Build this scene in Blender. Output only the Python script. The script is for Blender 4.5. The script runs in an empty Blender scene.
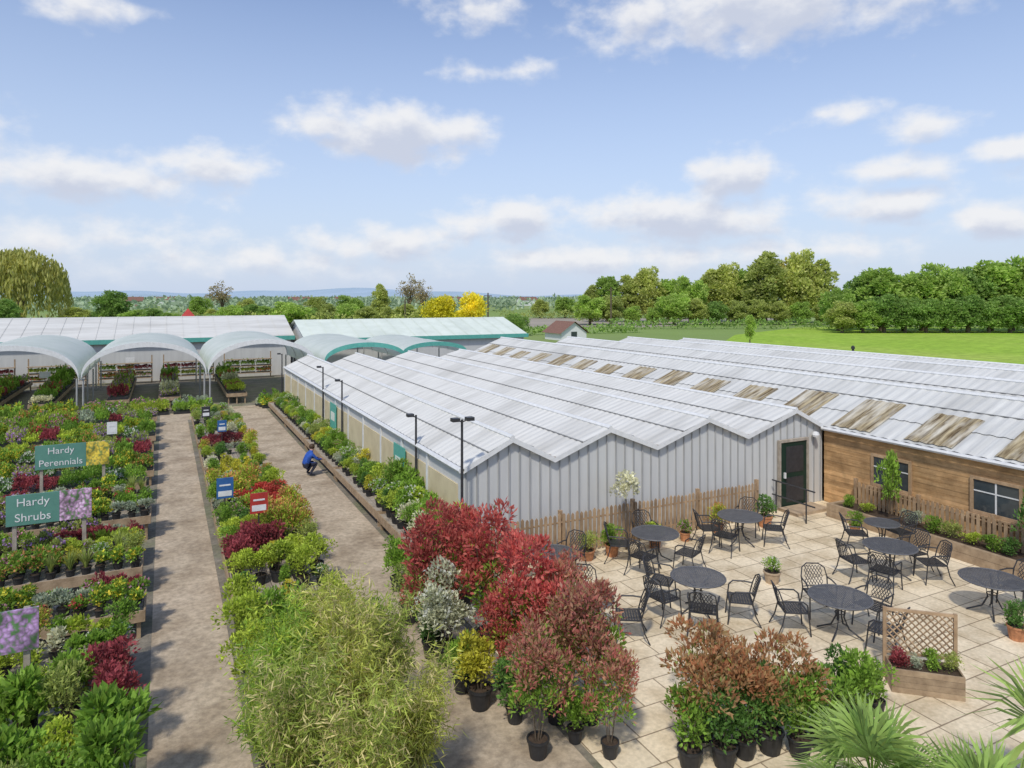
import bpy, math, random
import numpy as np
from mathutils import Vector
R=math.radians
random.seed(7); rg=np.random.default_rng(7)
sc=bpy.context.scene; col=sc.collection
F=700.;H=6.5;HY=297.;A=R(26.4)
FW=np.array([math.sin(A),math.cos(A)]);RT=np.array([math.cos(A),-math.sin(A)])
def dep(px,d):
    u=(px-512)/F; p=FW*d+RT*u*d; return float(p[0]),float(p[1])
def at(px,py,z=0.): return dep(px,(H-z)*F/(py-HY))
ON=['zeroth','first','second','third','fourth','fifth','sixth','seventh','eighth','ninth','tenth','eleventh','twelfth','thirteenth','fourteenth','fifteenth','sixteenth','seventeenth','eighteenth','nineteenth']
TN={2:('twenty','twentieth'),3:('thirty','thirtieth'),4:('forty','fortieth'),5:('fifty','fiftieth'),6:('sixty','sixtieth')}
def ordw(n):
    if n<20: return ON[n]
    t,o=divmod(n,10); return TN[t][1] if o==0 else TN[t][0]+'-'+ON[o]
# ---------------------------------------------------------------- materials
def nn(nt,t,**k):
    n=nt.nodes.new(t)
    for a,b in k.items(): setattr(n,a,b)
    return n
def ramp(nt,fac,cols,pos=None):
    r=nn(nt,'ShaderNodeValToRGB'); cr=r.color_ramp
    n=len(cols)
    pos=pos or [i/(n-1) for i in range(n)]
    while len(cr.elements)<n: cr.elements.new(.5)
    for e,p,c in zip(cr.elements,pos,cols): e.position=p; e.color=(*c,1)
    nt.links.new(fac,r.inputs[0]); return r.outputs[0]
def noise(nt,vec,scale,detail=5,rough=.6):
    n=nn(nt,'ShaderNodeTexNoise'); n.inputs['Scale'].default_value=scale; n.inputs['Detail'].default_value=detail
    n.inputs['Roughness'].default_value=rough
    if vec: nt.links.new(vec,n.inputs['Vector'])
    return n.outputs['Fac']
def mul(nt,a,b,fac=1.,mode='MULTIPLY'):
    m=nn(nt,'ShaderNodeMix',data_type='RGBA',blend_type=mode); m.inputs[0].default_value=fac
    for s,i in ((a,6),(b,7)):
        if isinstance(s,tuple): m.inputs[i].default_value=(*s,1)
        else: nt.links.new(s,m.inputs[i])
    return m.outputs[2]
def base(name,rough=.7,metal=0):
    m=bpy.data.materials.new(name); m.use_nodes=True; nt=m.node_tree
    b=nt.nodes['Principled BSDF']; b.inputs['Roughness'].default_value=rough; b.inputs['Metallic'].default_value=metal
    tc=nn(nt,'ShaderNodeTexCoord'); return m,nt,b,tc.outputs['Object']
def mk(name,c1,c2=None,scale=4,rough=.7,bump=0,bs=None,st=(1,1,1),metal=0,lo=.32,hi=.68,isl=0,c3=None,s3=.4,tr=0,spk=0,st3=None,spec=.35):
    m,nt,b,v=base(name,rough,metal); c2=c2 or tuple(x*.72 for x in c1); b.inputs['Specular IOR Level'].default_value=spec
    mp=nn(nt,'ShaderNodeMapping'); mp.inputs['Scale'].default_value=st; nt.links.new(v,mp.inputs[0]); v2=mp.outputs[0]
    c=ramp(nt,noise(nt,v2,scale),[c2,c1],[lo,hi])
    if c3:
        v3=v
        if st3: m3=nn(nt,'ShaderNodeMapping'); m3.inputs['Scale'].default_value=st3; nt.links.new(v,m3.inputs[0]); v3=m3.outputs[0]
        f=noise(nt,v3,s3,6); mr=nn(nt,'ShaderNodeMapRange'); mr.inputs[1].default_value=.47; mr.inputs[2].default_value=.7; nt.links.new(f,mr.inputs[0])
        mx=nn(nt,'ShaderNodeMix',data_type='RGBA'); nt.links.new(mr.outputs[0],mx.inputs[0]); nt.links.new(c,mx.inputs[6]); mx.inputs[7].default_value=(*c3,1); c=mx.outputs[2]
    if isl:
        g=nn(nt,'ShaderNodeNewGeometry'); c=mul(nt,c,ramp(nt,g.outputs['Random Per Island'],[(1-isl,)*3,(1+isl*.6,)*3]))
    if spk: c=mul(nt,c,ramp(nt,noise(nt,v,spk,6,.7),[(.72,.72,.72),(1.12,1.12,1.11)],[.36,.62]))
    nt.links.new(c,b.inputs['Base Color'])
    if bump:
        bp=nn(nt,'ShaderNodeBump'); bp.inputs['Strength'].default_value=bump; bp.inputs['Distance'].default_value=.02
        nt.links.new(noise(nt,v2,bs or scale*6),bp.inputs['Height']); nt.links.new(bp.outputs[0],b.inputs['Normal'])
    if tr:
        t=nn(nt,'ShaderNodeBsdfTranslucent'); nt.links.new(c,t.inputs[0]); mx=nn(nt,'ShaderNodeMixShader'); mx.inputs[0].default_value=tr
        nt.links.new(b.outputs[0],mx.inputs[1]); nt.links.new(t.outputs[0],mx.inputs[2]); nt.links.new(mx.outputs[0],nt.nodes['Material Output'].inputs[0])
    return m
def leafmat(name,cols,tr=.42,ns=2.5,rough=.5):
    m,nt,b,v=base(name,rough); g=nn(nt,'ShaderNodeNewGeometry'); oi=nn(nt,'ShaderNodeObjectInfo')
    c=ramp(nt,g.outputs['Random Per Island'],cols)
    c=mul(nt,c,ramp(nt,noise(nt,v,ns,3),[(.76,.78,.76),(1.3,1.3,1.25)],[.35,.65]))
    c=mul(nt,c,ramp(nt,oi.outputs['Random'],[(.82,.84,.8),(1.15,1.1,1.05)]))
    nt.links.new(c,b.inputs['Base Color']); b.inputs['Specular IOR Level'].default_value=.3
    t=nn(nt,'ShaderNodeBsdfTranslucent'); nt.links.new(c,t.inputs[0])
    mx=nn(nt,'ShaderNodeMixShader'); mx.inputs[0].default_value=tr
    nt.links.new(b.outputs[0],mx.inputs[1]); nt.links.new(t.outputs[0],mx.inputs[2])
    nt.links.new(mx.outputs[0],nt.nodes['Material Output'].inputs[0]); return m
M={}
M['white']=mk('white_paint',(.76,.76,.74),(.64,.64,.62),6,.6)
M['roof']=mk('roof_sheet',(.68,.67,.62),(.57,.56,.52),2.2,.85,st=(.25,3.5,1),c3=(.48,.47,.43),s3=.5,st3=(.3,1.6,1),spec=.1)
M['roof2']=mk('roof_sheet_grey',(.66,.655,.61),(.54,.535,.50),1.8,.85,st=(.25,3.5,1),c3=(.46,.455,.42),s3=.45,st3=(.3,1.6,1),spec=.1)
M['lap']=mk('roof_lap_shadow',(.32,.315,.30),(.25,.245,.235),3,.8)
M['stain']=mk('stained_roof_light',(.46,.38,.23),(.10,.065,.03),2.4,.7,st=(.3,5,1),lo=.36,hi=.64,c3=(.6,.56,.46),s3=1.5,st3=(.35,2.5,1),spec=.15)
M['clad']=mk('grey_cladding',(.60,.60,.575),(.53,.53,.51),1.3,.6,st=(3,1,.3),spec=.2)
M['rib']=mk('cladding_rib',(.40,.40,.39),(.34,.34,.33),2,.6)  # darker than the cladding, to paint in shadow lines along the ribs
M['cream']=mk('cream_panel',(.66,.56,.36),(.54,.45,.28),2,.6)
M['timber']=mk('timber_board',(.68,.43,.21),(.46,.27,.12),3,.7,.3,st=(4,.5,4),isl=.3,spk=2,spec=.2)
M['wood']=mk('weathered_wood',(.46,.34,.215),(.27,.19,.115),5,.8,.3,isl=.3)
M['fence']=mk('fence_wood',(.46,.32,.19),(.30,.195,.11),5,.8,.2,isl=.3)
M['greywood']=mk('grey_bench_wood',(.44,.385,.31),(.28,.235,.185),6,.8,.2,isl=.25)
M['dark']=mk('dark_metal',(.05,.05,.053),(.033,.033,.035),9,.45)
M['tabletop']=mk('table_mesh_metal',(.14,.14,.142),(.095,.095,.098),9,.5)
M['black']=mk('black_plastic',(.035,.035,.036),(.022,.022,.023),9,.5)
M['terra']=mk('terracotta',(.55,.25,.12),(.42,.19,.09),7,.8,spk=9)
M['stone']=mk('buff_stone',(.5,.38,.25),(.36,.27,.18),7,.85,.3)
M['soil']=mk('soil',(.09,.06,.04),(.045,.031,.02),20,.95,.5)
M['conc']=mk('concrete_path',(.56,.46,.335),(.43,.345,.245),1.3,.9,.3,40,c3=(.31,.24,.165),s3=.7,spk=7,spec=.15)
M['yard']=mk('yard_ground',(.28,.245,.19),(.17,.15,.115),1.5,.9,.4,50,c3=(.18,.19,.10),s3=.6,spk=8)
M['teal']=mk('teal_paint',(.12,.42,.34),(.09,.34,.28),5,.5)
M['signg']=mk('sign_green',(.12,.28,.22),(.095,.23,.18),2,.5)
M['blue']=mk('sign_blue',(.04,.14,.34),(.03,.1,.27),4,.45)
M['red']=mk('red_paint',(.5,.05,.04),None,4,.5)
M['cover']=mk('canopy_sheet',(.84,.89,.82),(.78,.84,.77),1.2,.5,st=(1,.5,1),c3=(.70,.77,.69),s3=.5,tr=.36,spec=.2)
M['mint']=mk('mint_roof',(.70,.75,.66),(.62,.67,.58),1,.7,c3=(.57,.62,.54),spec=.15)
M['glass']=mk('dark_glass',(.06,.075,.08),(.035,.045,.05),2,.06,spec=.5)
M['door']=mk('dark_green_door',(.014,.04,.028),(.01,.03,.022),3,.35)
M['bark']=mk('bark',(.16,.12,.08),(.08,.06,.04),8,.9,.4)
M['tile']=mk('roof_tile',(.26,.14,.10),(.17,.09,.065),5,.8,.3)
M['brick']=mk('far_brick',(.38,.26,.2),None,5,.8)
M['cane']=mk('cane',(.40,.38,.14),(.27,.27,.09),8,.5)
M['skin']=mk('skin',(.5,.3,.22),None,6,.5)
M['jacket']=mk('blue_cloth',(.03,.10,.42),(.02,.07,.3),12,.8)
M['trous']=mk('dark_cloth',(.03,.035,.06),None,12,.8)
M['hair']=mk('brown_hair',(.07,.04,.02),None,30,.6)
M['hill']=mk('haze_tinted_hills',(.38,.48,.57),(.31,.41,.48),.006,1.)  # pale blue base colour paints in the aerial haze of distance
def picture_mat(name,cs):
    m,nt,b,v=base(name,.4); vo=nn(nt,'ShaderNodeTexVoronoi'); vo.inputs['Scale'].default_value=13
    mp=nn(nt,'ShaderNodeMapping');mp.inputs['Scale'].default_value=(1,1,.8);nt.links.new(v,mp.inputs[0])
    ad=nn(nt,'ShaderNodeVectorMath',operation='ADD');nz=nn(nt,'ShaderNodeTexNoise');nz.inputs['Scale'].default_value=8;nt.links.new(v,nz.inputs['Vector']);nt.links.new(mp.outputs[0],ad.inputs[0]);sc_=nn(nt,'ShaderNodeVectorMath',operation='SCALE');sc_.inputs['Scale'].default_value=.18;nt.links.new(nz.outputs['Color'],sc_.inputs[0]);nt.links.new(sc_.outputs[0],ad.inputs[1]);nt.links.new(ad.outputs[0],vo.inputs['Vector'])
    c=ramp(nt,vo.outputs['Distance'],cs,[0,.25,.5,.75]); c=mul(nt,c,ramp(nt,noise(nt,v,4),[(.5,.52,.5),(1.2,1.2,1.2)],[.38,.6])); nt.links.new(c,b.inputs['Base Color']); return m
M['pic1']=picture_mat('flower_picture_pink',[(.88,.8,.85),(.75,.5,.68),(.45,.26,.4),(.14,.24,.1)])
M['pic2']=picture_mat('flower_picture_yellow',[(.9,.72,.08),(.85,.64,.08),(.7,.5,.08),(.25,.3,.08)])
M['pic3']=picture_mat('flower_picture_purple',[(.66,.48,.7),(.55,.32,.6),(.34,.22,.34),(.12,.24,.09)])
def patio_mat():
    m,nt,b,v=base('patio_slabs',.85); br=nn(nt,'ShaderNodeTexBrick'); br.offset=.5; br.squash=1.35; br.squash_frequency=2; b.inputs['Specular IOR Level'].default_value=.15
    nt.links.new(v,br.inputs['Vector'])
    for k,x in (('Color1',(.83,.70,.50,1)),('Color2',(.69,.58,.41,1)),('Mortar',(.32,.25,.17,1)),('Scale',1.),('Mortar Size',.013),('Mortar Smooth',.2),('Brick Width',.62),('Row Height',.6)): br.inputs[k].default_value=x
    c=mul(nt,br.outputs['Color'],ramp(nt,noise(nt,v,1.2,6),[(.74,.70,.63),(1.05,1.05,1.04)],[.33,.58]))
    c=mul(nt,c,ramp(nt,noise(nt,v,14,5),[(.86,.86,.84),(1.06,1.06,1.06)],[.35,.65]))
    nt.links.new(c,b.inputs['Base Color']); bp=nn(nt,'ShaderNodeBump'); bp.inputs['Strength'].default_value=.4; bp.inputs['Distance'].default_value=.008; bp.invert=True
    nt.links.new(br.outputs['Fac'],bp.inputs['Height']); nt.links.new(bp.outputs[0],b.inputs['Normal']); return m
M['patio']=patio_mat()
M['ground']=mk('meadow',(.24,.34,.095),(.19,.26,.08),.02,.95,.3,3,c3=(.30,.33,.15),s3=.006,spec=.1)
M['lawn']=mk('lawn_grass',(.34,.50,.06),(.28,.43,.05),.12,.95,.4,4,c3=(.38,.48,.09),s3=.03,spk=.8,spec=.1)
M['track']=mk('bare_field',(.38,.33,.26),(.29,.26,.2),.08,.95)
def L3(c,v=.4): return [tuple(x*(1-v) for x in c),c,tuple(min(.9,x*(1+v)) for x in c)]
LM={}
for k,c in dict(green=(.25,.41,.06),deep=(.13,.26,.06),lime=(.46,.56,.075),yell=(.68,.62,.08),maroon=(.34,.075,.09),scarlet=(.62,.10,.075),silver=(.47,.52,.39),rust=(.62,.31,.12),pink=(.78,.36,.54),wflow=(.82,.82,.76),yflow=(.84,.67,.08),pflow=(.48,.27,.62),rflow=(.68,.1,.12),straw=(.66,.57,.27),olive=(.38,.45,.12),varie=(.70,.70,.50),bam=(.46,.50,.11),palm=(.36,.49,.14),bamg=(.36,.44,.09)).items():
    LM[k]=leafmat('leaf_'+k,L3(c))
LM['photinia']=leafmat('leaf_photinia',[(.34,.07,.065),(.58,.105,.10),(.66,.21,.17),(.50,.11,.10)])
LM['photpink']=leafmat('leaf_photinia_bronze',[(.40,.13,.11),(.56,.19,.17),(.40,.28,.14),(.62,.31,.24)])
LM['photrust']=leafmat('leaf_photinia_rust',[(.42,.17,.08),(.60,.26,.13),(.48,.33,.15),(.64,.35,.2)])
LM['tg1']=leafmat('tree_leaf_fresh',[(.28,.43,.08),(.42,.58,.12),(.52,.66,.2)],.46,.35)
LM['tg2']=leafmat('tree_leaf_olive',[(.35,.42,.10),(.50,.56,.15),(.61,.64,.24)],.46,.35)
LM['tg3']=leafmat('tree_leaf_dark',[(.20,.33,.075),(.29,.45,.105),(.38,.53,.16)],.46,.35)
LM['twil']=leafmat('tree_leaf_willow',[(.44,.43,.10),(.60,.57,.17),(.67,.63,.22)],.46,.35)
LM['tyel']=leafmat('tree_leaf_yellow',[(.62,.55,.03),(.82,.73,.04),(.86,.79,.1)],.4,.35)
LM['tbar']=leafmat('tree_leaf_brown',[(.22,.18,.1),(.32,.27,.15),(.4,.35,.18)],.25,.35)
LM['thaze']=leafmat('haze_tinted_wood_leaf',[(.28,.38,.25),(.35,.45,.31),(.42,.5,.36)],.3,.02)  # greyed greens, distance haze put into the leaf colour
# ---------------------------------------------------------------- mesh builder
class MB:
    def __init__(s): s.v=[];s.f=[];s.m=[];s.n=0
    def add(s,V,Fc,mi=0):
        V=np.asarray(V,float).reshape(-1,3); s.v.append(V)
        for f in Fc: s.f.append([int(i)+s.n for i in f]); s.m.append(mi)
        s.n+=len(V); return s
    def box(s,x0,x1,y0,y1,z0,z1,mi=0):
        return s.add([(x0,y0,z0),(x1,y0,z0),(x1,y1,z0),(x0,y1,z0),(x0,y0,z1),(x1,y0,z1),(x1,y1,z1),(x0,y1,z1)],[(0,3,2,1),(4,5,6,7),(0,1,5,4),(1,2,6,5),(2,3,7,6),(3,0,4,7)],mi)
    def tube(s,pts,r,n=6,mi=0,cap=True):
        P=np.asarray(pts,float); k=len(P); rr=r if hasattr(r,'__len__') else [r]*k; V=[]
        for i in range(k):
            t=P[min(i+1,k-1)]-P[max(i-1,0)]; t=t/(np.linalg.norm(t)+1e-9)
            a=np.cross(t,(0,0,1)) if abs(t[2])<.9 else np.cross(t,(1,0,0)); a/=np.linalg.norm(a); b=np.cross(t,a)
            for j in range(n):
                q=2*math.pi*j/n; V.append(P[i]+rr[i]*(a*math.cos(q)+b*math.sin(q)))
        Fc=[(i*n+j,i*n+(j+1)%n,(i+1)*n+(j+1)%n,(i+1)*n+j) for i in range(k-1) for j in range(n)]
        if cap: Fc+=[tuple(range(n-1,-1,-1)),tuple(range((k-1)*n,k*n))]
        return s.add(V,Fc,mi)
    def lathe(s,prof,n=14,mi=0,c=(0,0,0)):
        V=[(c[0]+r*math.cos(2*math.pi*j/n),c[1]+r*math.sin(2*math.pi*j/n),c[2]+z) for r,z in prof for j in range(n)]
        k=len(prof); Fc=[(i*n+j,i*n+(j+1)%n,(i+1)*n+(j+1)%n,(i+1)*n+j) for i in range(k-1) for j in range(n)]
        Fc+=[tuple(range(n-1,-1,-1)),tuple(range((k-1)*n,k*n))]
        return s.add(V,Fc,mi)
    def leaves(s,p,d,L,W,mi=0):
        n=len(p)
        if n==0: return s
        p=np.asarray(p);d=d/(np.linalg.norm(d,axis=1)[:,None]+1e-9); q=np.cross(d,rg.normal(size=(n,3))); q/=np.linalg.norm(q,axis=1)[:,None]+1e-9
        l=(L*(.65+.7*rg.random(n)))[:,None]; w=(W*(.7+.6*rg.random(n)))[:,None]
        nm=np.cross(d,q); V=np.stack([p,p+d*l*.45+q*w/2+nm*w*.12,p+d*l,p+d*l*.45-q*w/2+nm*w*.12],1).reshape(-1,3)
        s.v.append(V); mi=np.broadcast_to(mi,(n,)); ar=(np.arange(4*n).reshape(n,4)+s.n).tolist()
        s.f+=ar; s.m+=[int(x) for x in mi]; s.n+=4*n; return s
    def mesh(s,name,mats,off=(0,0,0),smooth=False):
        mats=mats if isinstance(mats,list) else [mats]
        me=bpy.data.meshes.new(name); V=np.concatenate(s.v)-np.array(off); me.from_pydata(V.tolist(),[],s.f)
        for m in mats: me.materials.append(m)
        if len(mats)>1: me.polygons.foreach_set('material_index',s.m)
        if smooth: me.polygons.foreach_set('use_smooth',[True]*len(me.polygons))
        me.update(); return me
    def build(s,name,mats,parent=None,world=True,smooth=False,loc=None):
        root=parent
        if parent and world and parent.parent: root=parent.parent
        off=tuple(root.location) if (parent and world) else (loc or (0,0,0))
        o=bpy.data.objects.new(name,s.mesh(name,mats,off,smooth)); col.objects.link(o); o.parent=parent
        if loc and not parent: o.location=loc
        return o
def tag(o,label,cat,group=None):
    o['label']=label;o['category']=cat
    if group:o['group']=group
    return o
def empty(name,loc,label,cat,group=None,rz=0,s=1):
    o=bpy.data.objects.new(name,None);o.location=loc;o.rotation_euler=(0,0,rz);o.scale=(s,s,s);o.empty_display_size=.1;col.objects.link(o);return tag(o,label,cat,group)
def struct(o): o['kind']='structure';return o
def link(name,me,parent=None,loc=(0,0,0),rz=0,s=(1,1,1)):
    o=bpy.data.objects.new(name,me);o.location=loc;o.rotation_euler=(0,0,rz);o.scale=s;col.objects.link(o);o.parent=parent;return o
def sheet(name,x0,x1,y0,y1,z,m):
    b=MB();b.add([(x0,y0,z),(x1,y0,z),(x1,y1,z),(x0,y1,z)],[(0,1,2,3)]);return struct(b.build(name,m))
# ---------------------------------------------------------------- camera, light, world
cam=bpy.data.cameras.new('camera');co=bpy.data.objects.new('camera',cam);col.objects.link(co);sc.camera=co
co.location=(0,0,H);co.rotation_euler=(R(90),0,-A);cam.sensor_width=36;cam.lens=F/1024*36;cam.shift_y=-(384-HY)/1024;cam.clip_end=12000;cam.clip_start=.1
SUNEL=R(52);sd=np.array([-.60,-.66]);sd/=np.linalg.norm(sd);SR=math.atan2(sd[0],sd[1])
su=bpy.data.lights.new('sun','SUN');su.energy=2.75;su.angle=R(4);su.color=(1,.95,.86);so=bpy.data.objects.new('sun',su);col.objects.link(so)
so.rotation_euler=Vector((sd[0]*math.cos(SUNEL),sd[1]*math.cos(SUNEL),math.sin(SUNEL))).to_track_quat('Z','Y').to_euler()
w=bpy.data.worlds.new('World');sc.world=w;w.use_nodes=True;nt=w.node_tree;bg=nt.nodes['Background'];bg.inputs[1].default_value=.15
sky=nn(nt,'ShaderNodeTexSky',sky_type='NISHITA');sky.sun_disc=False;sky.sun_elevation=SUNEL;sky.sun_rotation=SR%(2*math.pi);sky.air_density=1.;sky.dust_density=.6;sky.ozone_density=1.5
def mth(op,a,b=None,c=None):
    n=nn(nt,'ShaderNodeMath',operation=op)
    for i,x in enumerate((a,b,c)):
        if x is None: continue
        if isinstance(x,(int,float)): n.inputs[i].default_value=x
        else: nt.links.new(x,n.inputs[i])
    return n.outputs[0]
def mrange(x,a,b,c=0,d=1,smooth=True):
    n=nn(nt,'ShaderNodeMapRange');n.interpolation_type='SMOOTHSTEP' if smooth else 'LINEAR'
    for i,q in ((1,a),(2,b),(3,c),(4,d)): n.inputs[i].default_value=q
    nt.links.new(x,n.inputs[0]);return n.outputs[0]
tc=nn(nt,'ShaderNodeTexCoord');sx=nn(nt,'ShaderNodeSeparateXYZ');nt.links.new(tc.outputs['Generated'],sx.inputs[0])
az=mth('ARCTAN2',sx.outputs[0],sx.outputs[1]);el=mth('ARCSINE',sx.outputs[2])
cv=nn(nt,'ShaderNodeCombineXYZ');nt.links.new(az,cv.inputs[0]);nt.links.new(el,cv.inputs[1])
CL=[(770,8,215,44,1.),(85,6,60,20,.9),(475,8,65,22,.9),(70,174,165,32,1.),(215,166,65,24,.95),(395,133,118,34,1.15),(330,125,50,22,.95),(730,178,52,32,1.25),(680,218,120,32,1.2),(510,222,85,26,1.05),(390,244,110,24,.85),(925,126,52,18,.95),(908,170,58,19,.9),(880,203,75,25,.95),(990,220,50,23,1.15),(1005,148,38,16,.95),(470,70,34,13,.65),(528,70,28,12,.65),(250,262,180,24,.65),(600,262,200,20,.65),(120,238,150,22,.5),(800,250,150,16,.5),(820,115,44,13,.5),(-120,110,120,40,1),(1180,150,130,50,1),(1250,40,120,40,1)]
def cloudfield(vec):
    d=None
    for px,py,wx,wy,k in CL:
        u=(px-512)/F;v=(HY-py)/F;a=A+math.atan(u);e=math.atan(v*math.cos(math.atan(u)));cc=math.cos(math.atan(u))
        s1=nn(nt,'ShaderNodeVectorMath',operation='SUBTRACT');nt.links.new(vec,s1.inputs[0]);s1.inputs[1].default_value=(a,e,0)
        s2=nn(nt,'ShaderNodeVectorMath',operation='MULTIPLY');nt.links.new(s1.outputs[0],s2.inputs[0]);s2.inputs[1].default_value=(F/wx/cc,F/wy/cc,0)
        ln=nn(nt,'ShaderNodeVectorMath',operation='LENGTH');nt.links.new(s2.outputs[0],ln.inputs[0])
        f=mth('MULTIPLY',mth('SUBTRACT',1.,ln.outputs['Value']),k)
        d=f if d is None else mth('SMOOTH_MAX',d,f,.2)
    mp=nn(nt,'ShaderNodeMapping');mp.inputs['Scale'].default_value=(1,1.5,1);nt.links.new(vec,mp.inputs[0])
    n1=noise(nt,mp.outputs[0],18,8,.54)
    n2=noise(nt,mp.outputs[0],6,3,.5)
    return mth('ADD',mth('MAXIMUM',d,-.6),mth('ADD',mth('MULTIPLY',mth('SUBTRACT',n1,.5),1.9),mth('MULTIPLY',mth('SUBTRACT',n2,.5),.8)))
d0=cloudfield(cv.outputs[0])
ad=nn(nt,'ShaderNodeVectorMath',operation='ADD');nt.links.new(cv.outputs[0],ad.inputs[0]);ad.inputs[1].default_value=(-.006,.022,0)
d1=cloudfield(ad.outputs[0])
mask=mrange(d0,-.12,.74);shade=mrange(d1,.05,.9)
ccol=nn(nt,'ShaderNodeMix',data_type='RGBA');nt.links.new(shade,ccol.inputs[0]);ccol.inputs[6].default_value=(5.9,5.92,6.05,1);ccol.inputs[7].default_value=(4.0,4.3,5.1,1)
SKYG=mul(nt,sky.outputs[0],(1.06,1.03,1.12))
hz=nn(nt,'ShaderNodeMix',data_type='RGBA');nt.links.new(mrange(el,.0,.40,.94,.14,False),hz.inputs[0]);nt.links.new(SKYG,hz.inputs[6]);hz.inputs[7].default_value=(3.75,4.4,5.55,1)
fin=nn(nt,'ShaderNodeMix',data_type='RGBA');nt.links.new(mth('MULTIPLY',mask,mrange(el,.0,.06,.3,.93)),fin.inputs[0]);nt.links.new(hz.outputs[2],fin.inputs[6]);nt.links.new(ccol.outputs[2],fin.inputs[7])
nt.links.new(fin.outputs[2],bg.inputs[0])
sc.view_settings.view_transform='Standard';sc.view_settings.look='None';sc.view_settings.exposure=0
# ---------------------------------------------------------------- ground
sheet('ground',-4500,6000,-1500,6000,0,M['ground'])
sheet('yard',-30,42,-6,76,.004,M['yard'])
sheet('path',-.22,1.1,2,44.5,.008,M['conc']);sheet('path',3.45,5.3,2,44.5,.008,M['conc']);sheet('path',1.1,3.45,40.8,44.5,.008,M['conc'])
sheet('patio',5.42,18.8,2,15.6,.012,M['patio'])
b=MB();pts=[dep(700,76),dep(1180,55),dep(1300,130),dep(1040,150),dep(800,150),dep(735,120)]
b.add([(x,y,.02) for x,y in pts],[range(6)]);struct(b.build('lawn',M['lawn']))
b=MB();pts=[dep(530,150),dep(650,150),dep(800,215),dep(520,215)];b.add([(x,y,.02) for x,y in pts],[range(4)]);struct(b.build('field',M['track']))
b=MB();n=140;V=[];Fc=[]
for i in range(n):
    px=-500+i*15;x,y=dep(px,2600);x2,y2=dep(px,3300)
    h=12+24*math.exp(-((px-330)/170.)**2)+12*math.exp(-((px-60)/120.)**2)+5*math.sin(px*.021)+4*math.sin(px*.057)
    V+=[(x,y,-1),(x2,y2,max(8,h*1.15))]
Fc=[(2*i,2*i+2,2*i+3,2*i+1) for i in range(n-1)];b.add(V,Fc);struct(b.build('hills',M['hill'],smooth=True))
# ---------------------------------------------------------------- foliage
def rdir(n):
    v=rg.normal(size=(n,3));return v/np.linalg.norm(v,axis=1)[:,None]
def bush(mb,h,w,k,n,L,W,mi=0,z0=0,up=.35,shell=.5,tip=None,flower=None,cl=.30,taper=0):
    q=rdir(k)*(rg.random(k)**.4)[:,None]
    C=q*np.array([w/2*(1-cl),w/2*(1-cl),h/2*(1-cl)])+np.array([0,0,z0+h/2])
    if taper: C[:,:2]*=(1-taper*((C[:,2]-z0)/h))[:,None]
    rad=np.stack([w*cl*(.7+.6*rg.random(k))]*3,1);rad[:,2]*=min(1.2,h/w)
    idx=rg.integers(0,k,n);dr=rdir(n);dr[:,2]=np.where(dr[:,2]<-.5,-dr[:,2],dr[:,2])
    r=shell+(1-shell)*rg.random(n)**.7
    p=C[idx]+dr*rad[idx]*r[:,None];p[:,2]=np.maximum(p[:,2],z0*.8+.02)
    d=dr*.7+rdir(n)*.7+np.array([0,0,up])
    m=np.full(n,mi)
    if tip:
        cs=rg.normal(size=k)*.22
        score=(p[:,2]-z0)/h+.5*(np.linalg.norm(p[:,:2],axis=1)/(w/2))+rg.normal(size=n)*.18+cs[idx]
        m=np.where(score>tip[1],tip[0],mi)
    mb.leaves(p,d,L,W,m)
    if flower:
        mi2,nf,fs=flower;idx=rg.integers(0,k,nf);dr=rdir(nf);dr[:,2]=np.abs(dr[:,2]);p=C[idx]+dr*rad[idx]*1.03
        mb.leaves(np.repeat(p,3,0)+rg.normal(size=(nf*3,3))*fs*.25,rdir(nf*3)+np.array([0,0,.3]),fs,fs*.8,mi2)
    return C
def blades(mb,n,h,spread,w,mi=0,z0=0,arch=.6):
    for i in range(n):
        a=random.uniform(0,6.283);t=random.uniform(.1,1)*spread;hh=h*random.uniform(.6,1.05);c,s=math.cos(a),math.sin(a);ww=w*random.uniform(.7,1.2)
        V=[]
        for j,f in enumerate((0,.35,.7,1)):
            rr=t*(f**1.7)+.02;z=z0+hh*(f-arch*.45*f*f*t/spread);wd=ww*(.6,1,.75,.05)[j]
            V+=[(c*rr-s*wd/2,s*rr+c*wd/2,z),(c*rr+s*wd/2,s*rr-c*wd/2,z)]
        mb.add(V,[(0,1,3,2),(2,3,5,4),(4,5,7,6)],mi)
def potprof(r,h): return [(r*.74,0),(r*.97,h*.86),(r*1.06,h*.87),(r*1.06,h),(r*.93,h),(r*.9,h*.9)]
def pot_mesh(r,h,m,name='pot'):
    b=MB();b.lathe(potprof(r,h),14,0);b.add([(r*.9*math.cos(q*.449),r*.9*math.sin(q*.449),h*.9+.003) for q in range(14)],[range(14)],1);return b.mesh(name,[m,M['soil']])
PB=pot_mesh(.17,.28,M['black']);PT=pot_mesh(.24,.38,M['terra']);PL=pot_mesh(.2,.34,M['black']);PS=pot_mesh(.09,.13,M['black'])
SK=[('bright green leafy','green',None,.32,.32,0),('lime green','lime',None,.28,.32,0),('pink flowering','green','pink',.30,.32,0),('white flowering','deep','wflow',.28,.32,0),('yellow flowering','green','yflow',.30,.32,0),('purple flowering','olive','pflow',.36,.28,0),('maroon leaved','maroon',None,.26,.34,0),('dark green','deep',None,.34,.32,0),('silver grey','silver',None,.26,.32,0),('orange tipped','green','rust',.34,.32,0),('green grassy','olive',None,.46,.36,1),('red flowering','green','rflow',.28,.3,0),('cream variegated','varie',None,.28,.32,0)]
SM=[]
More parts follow.
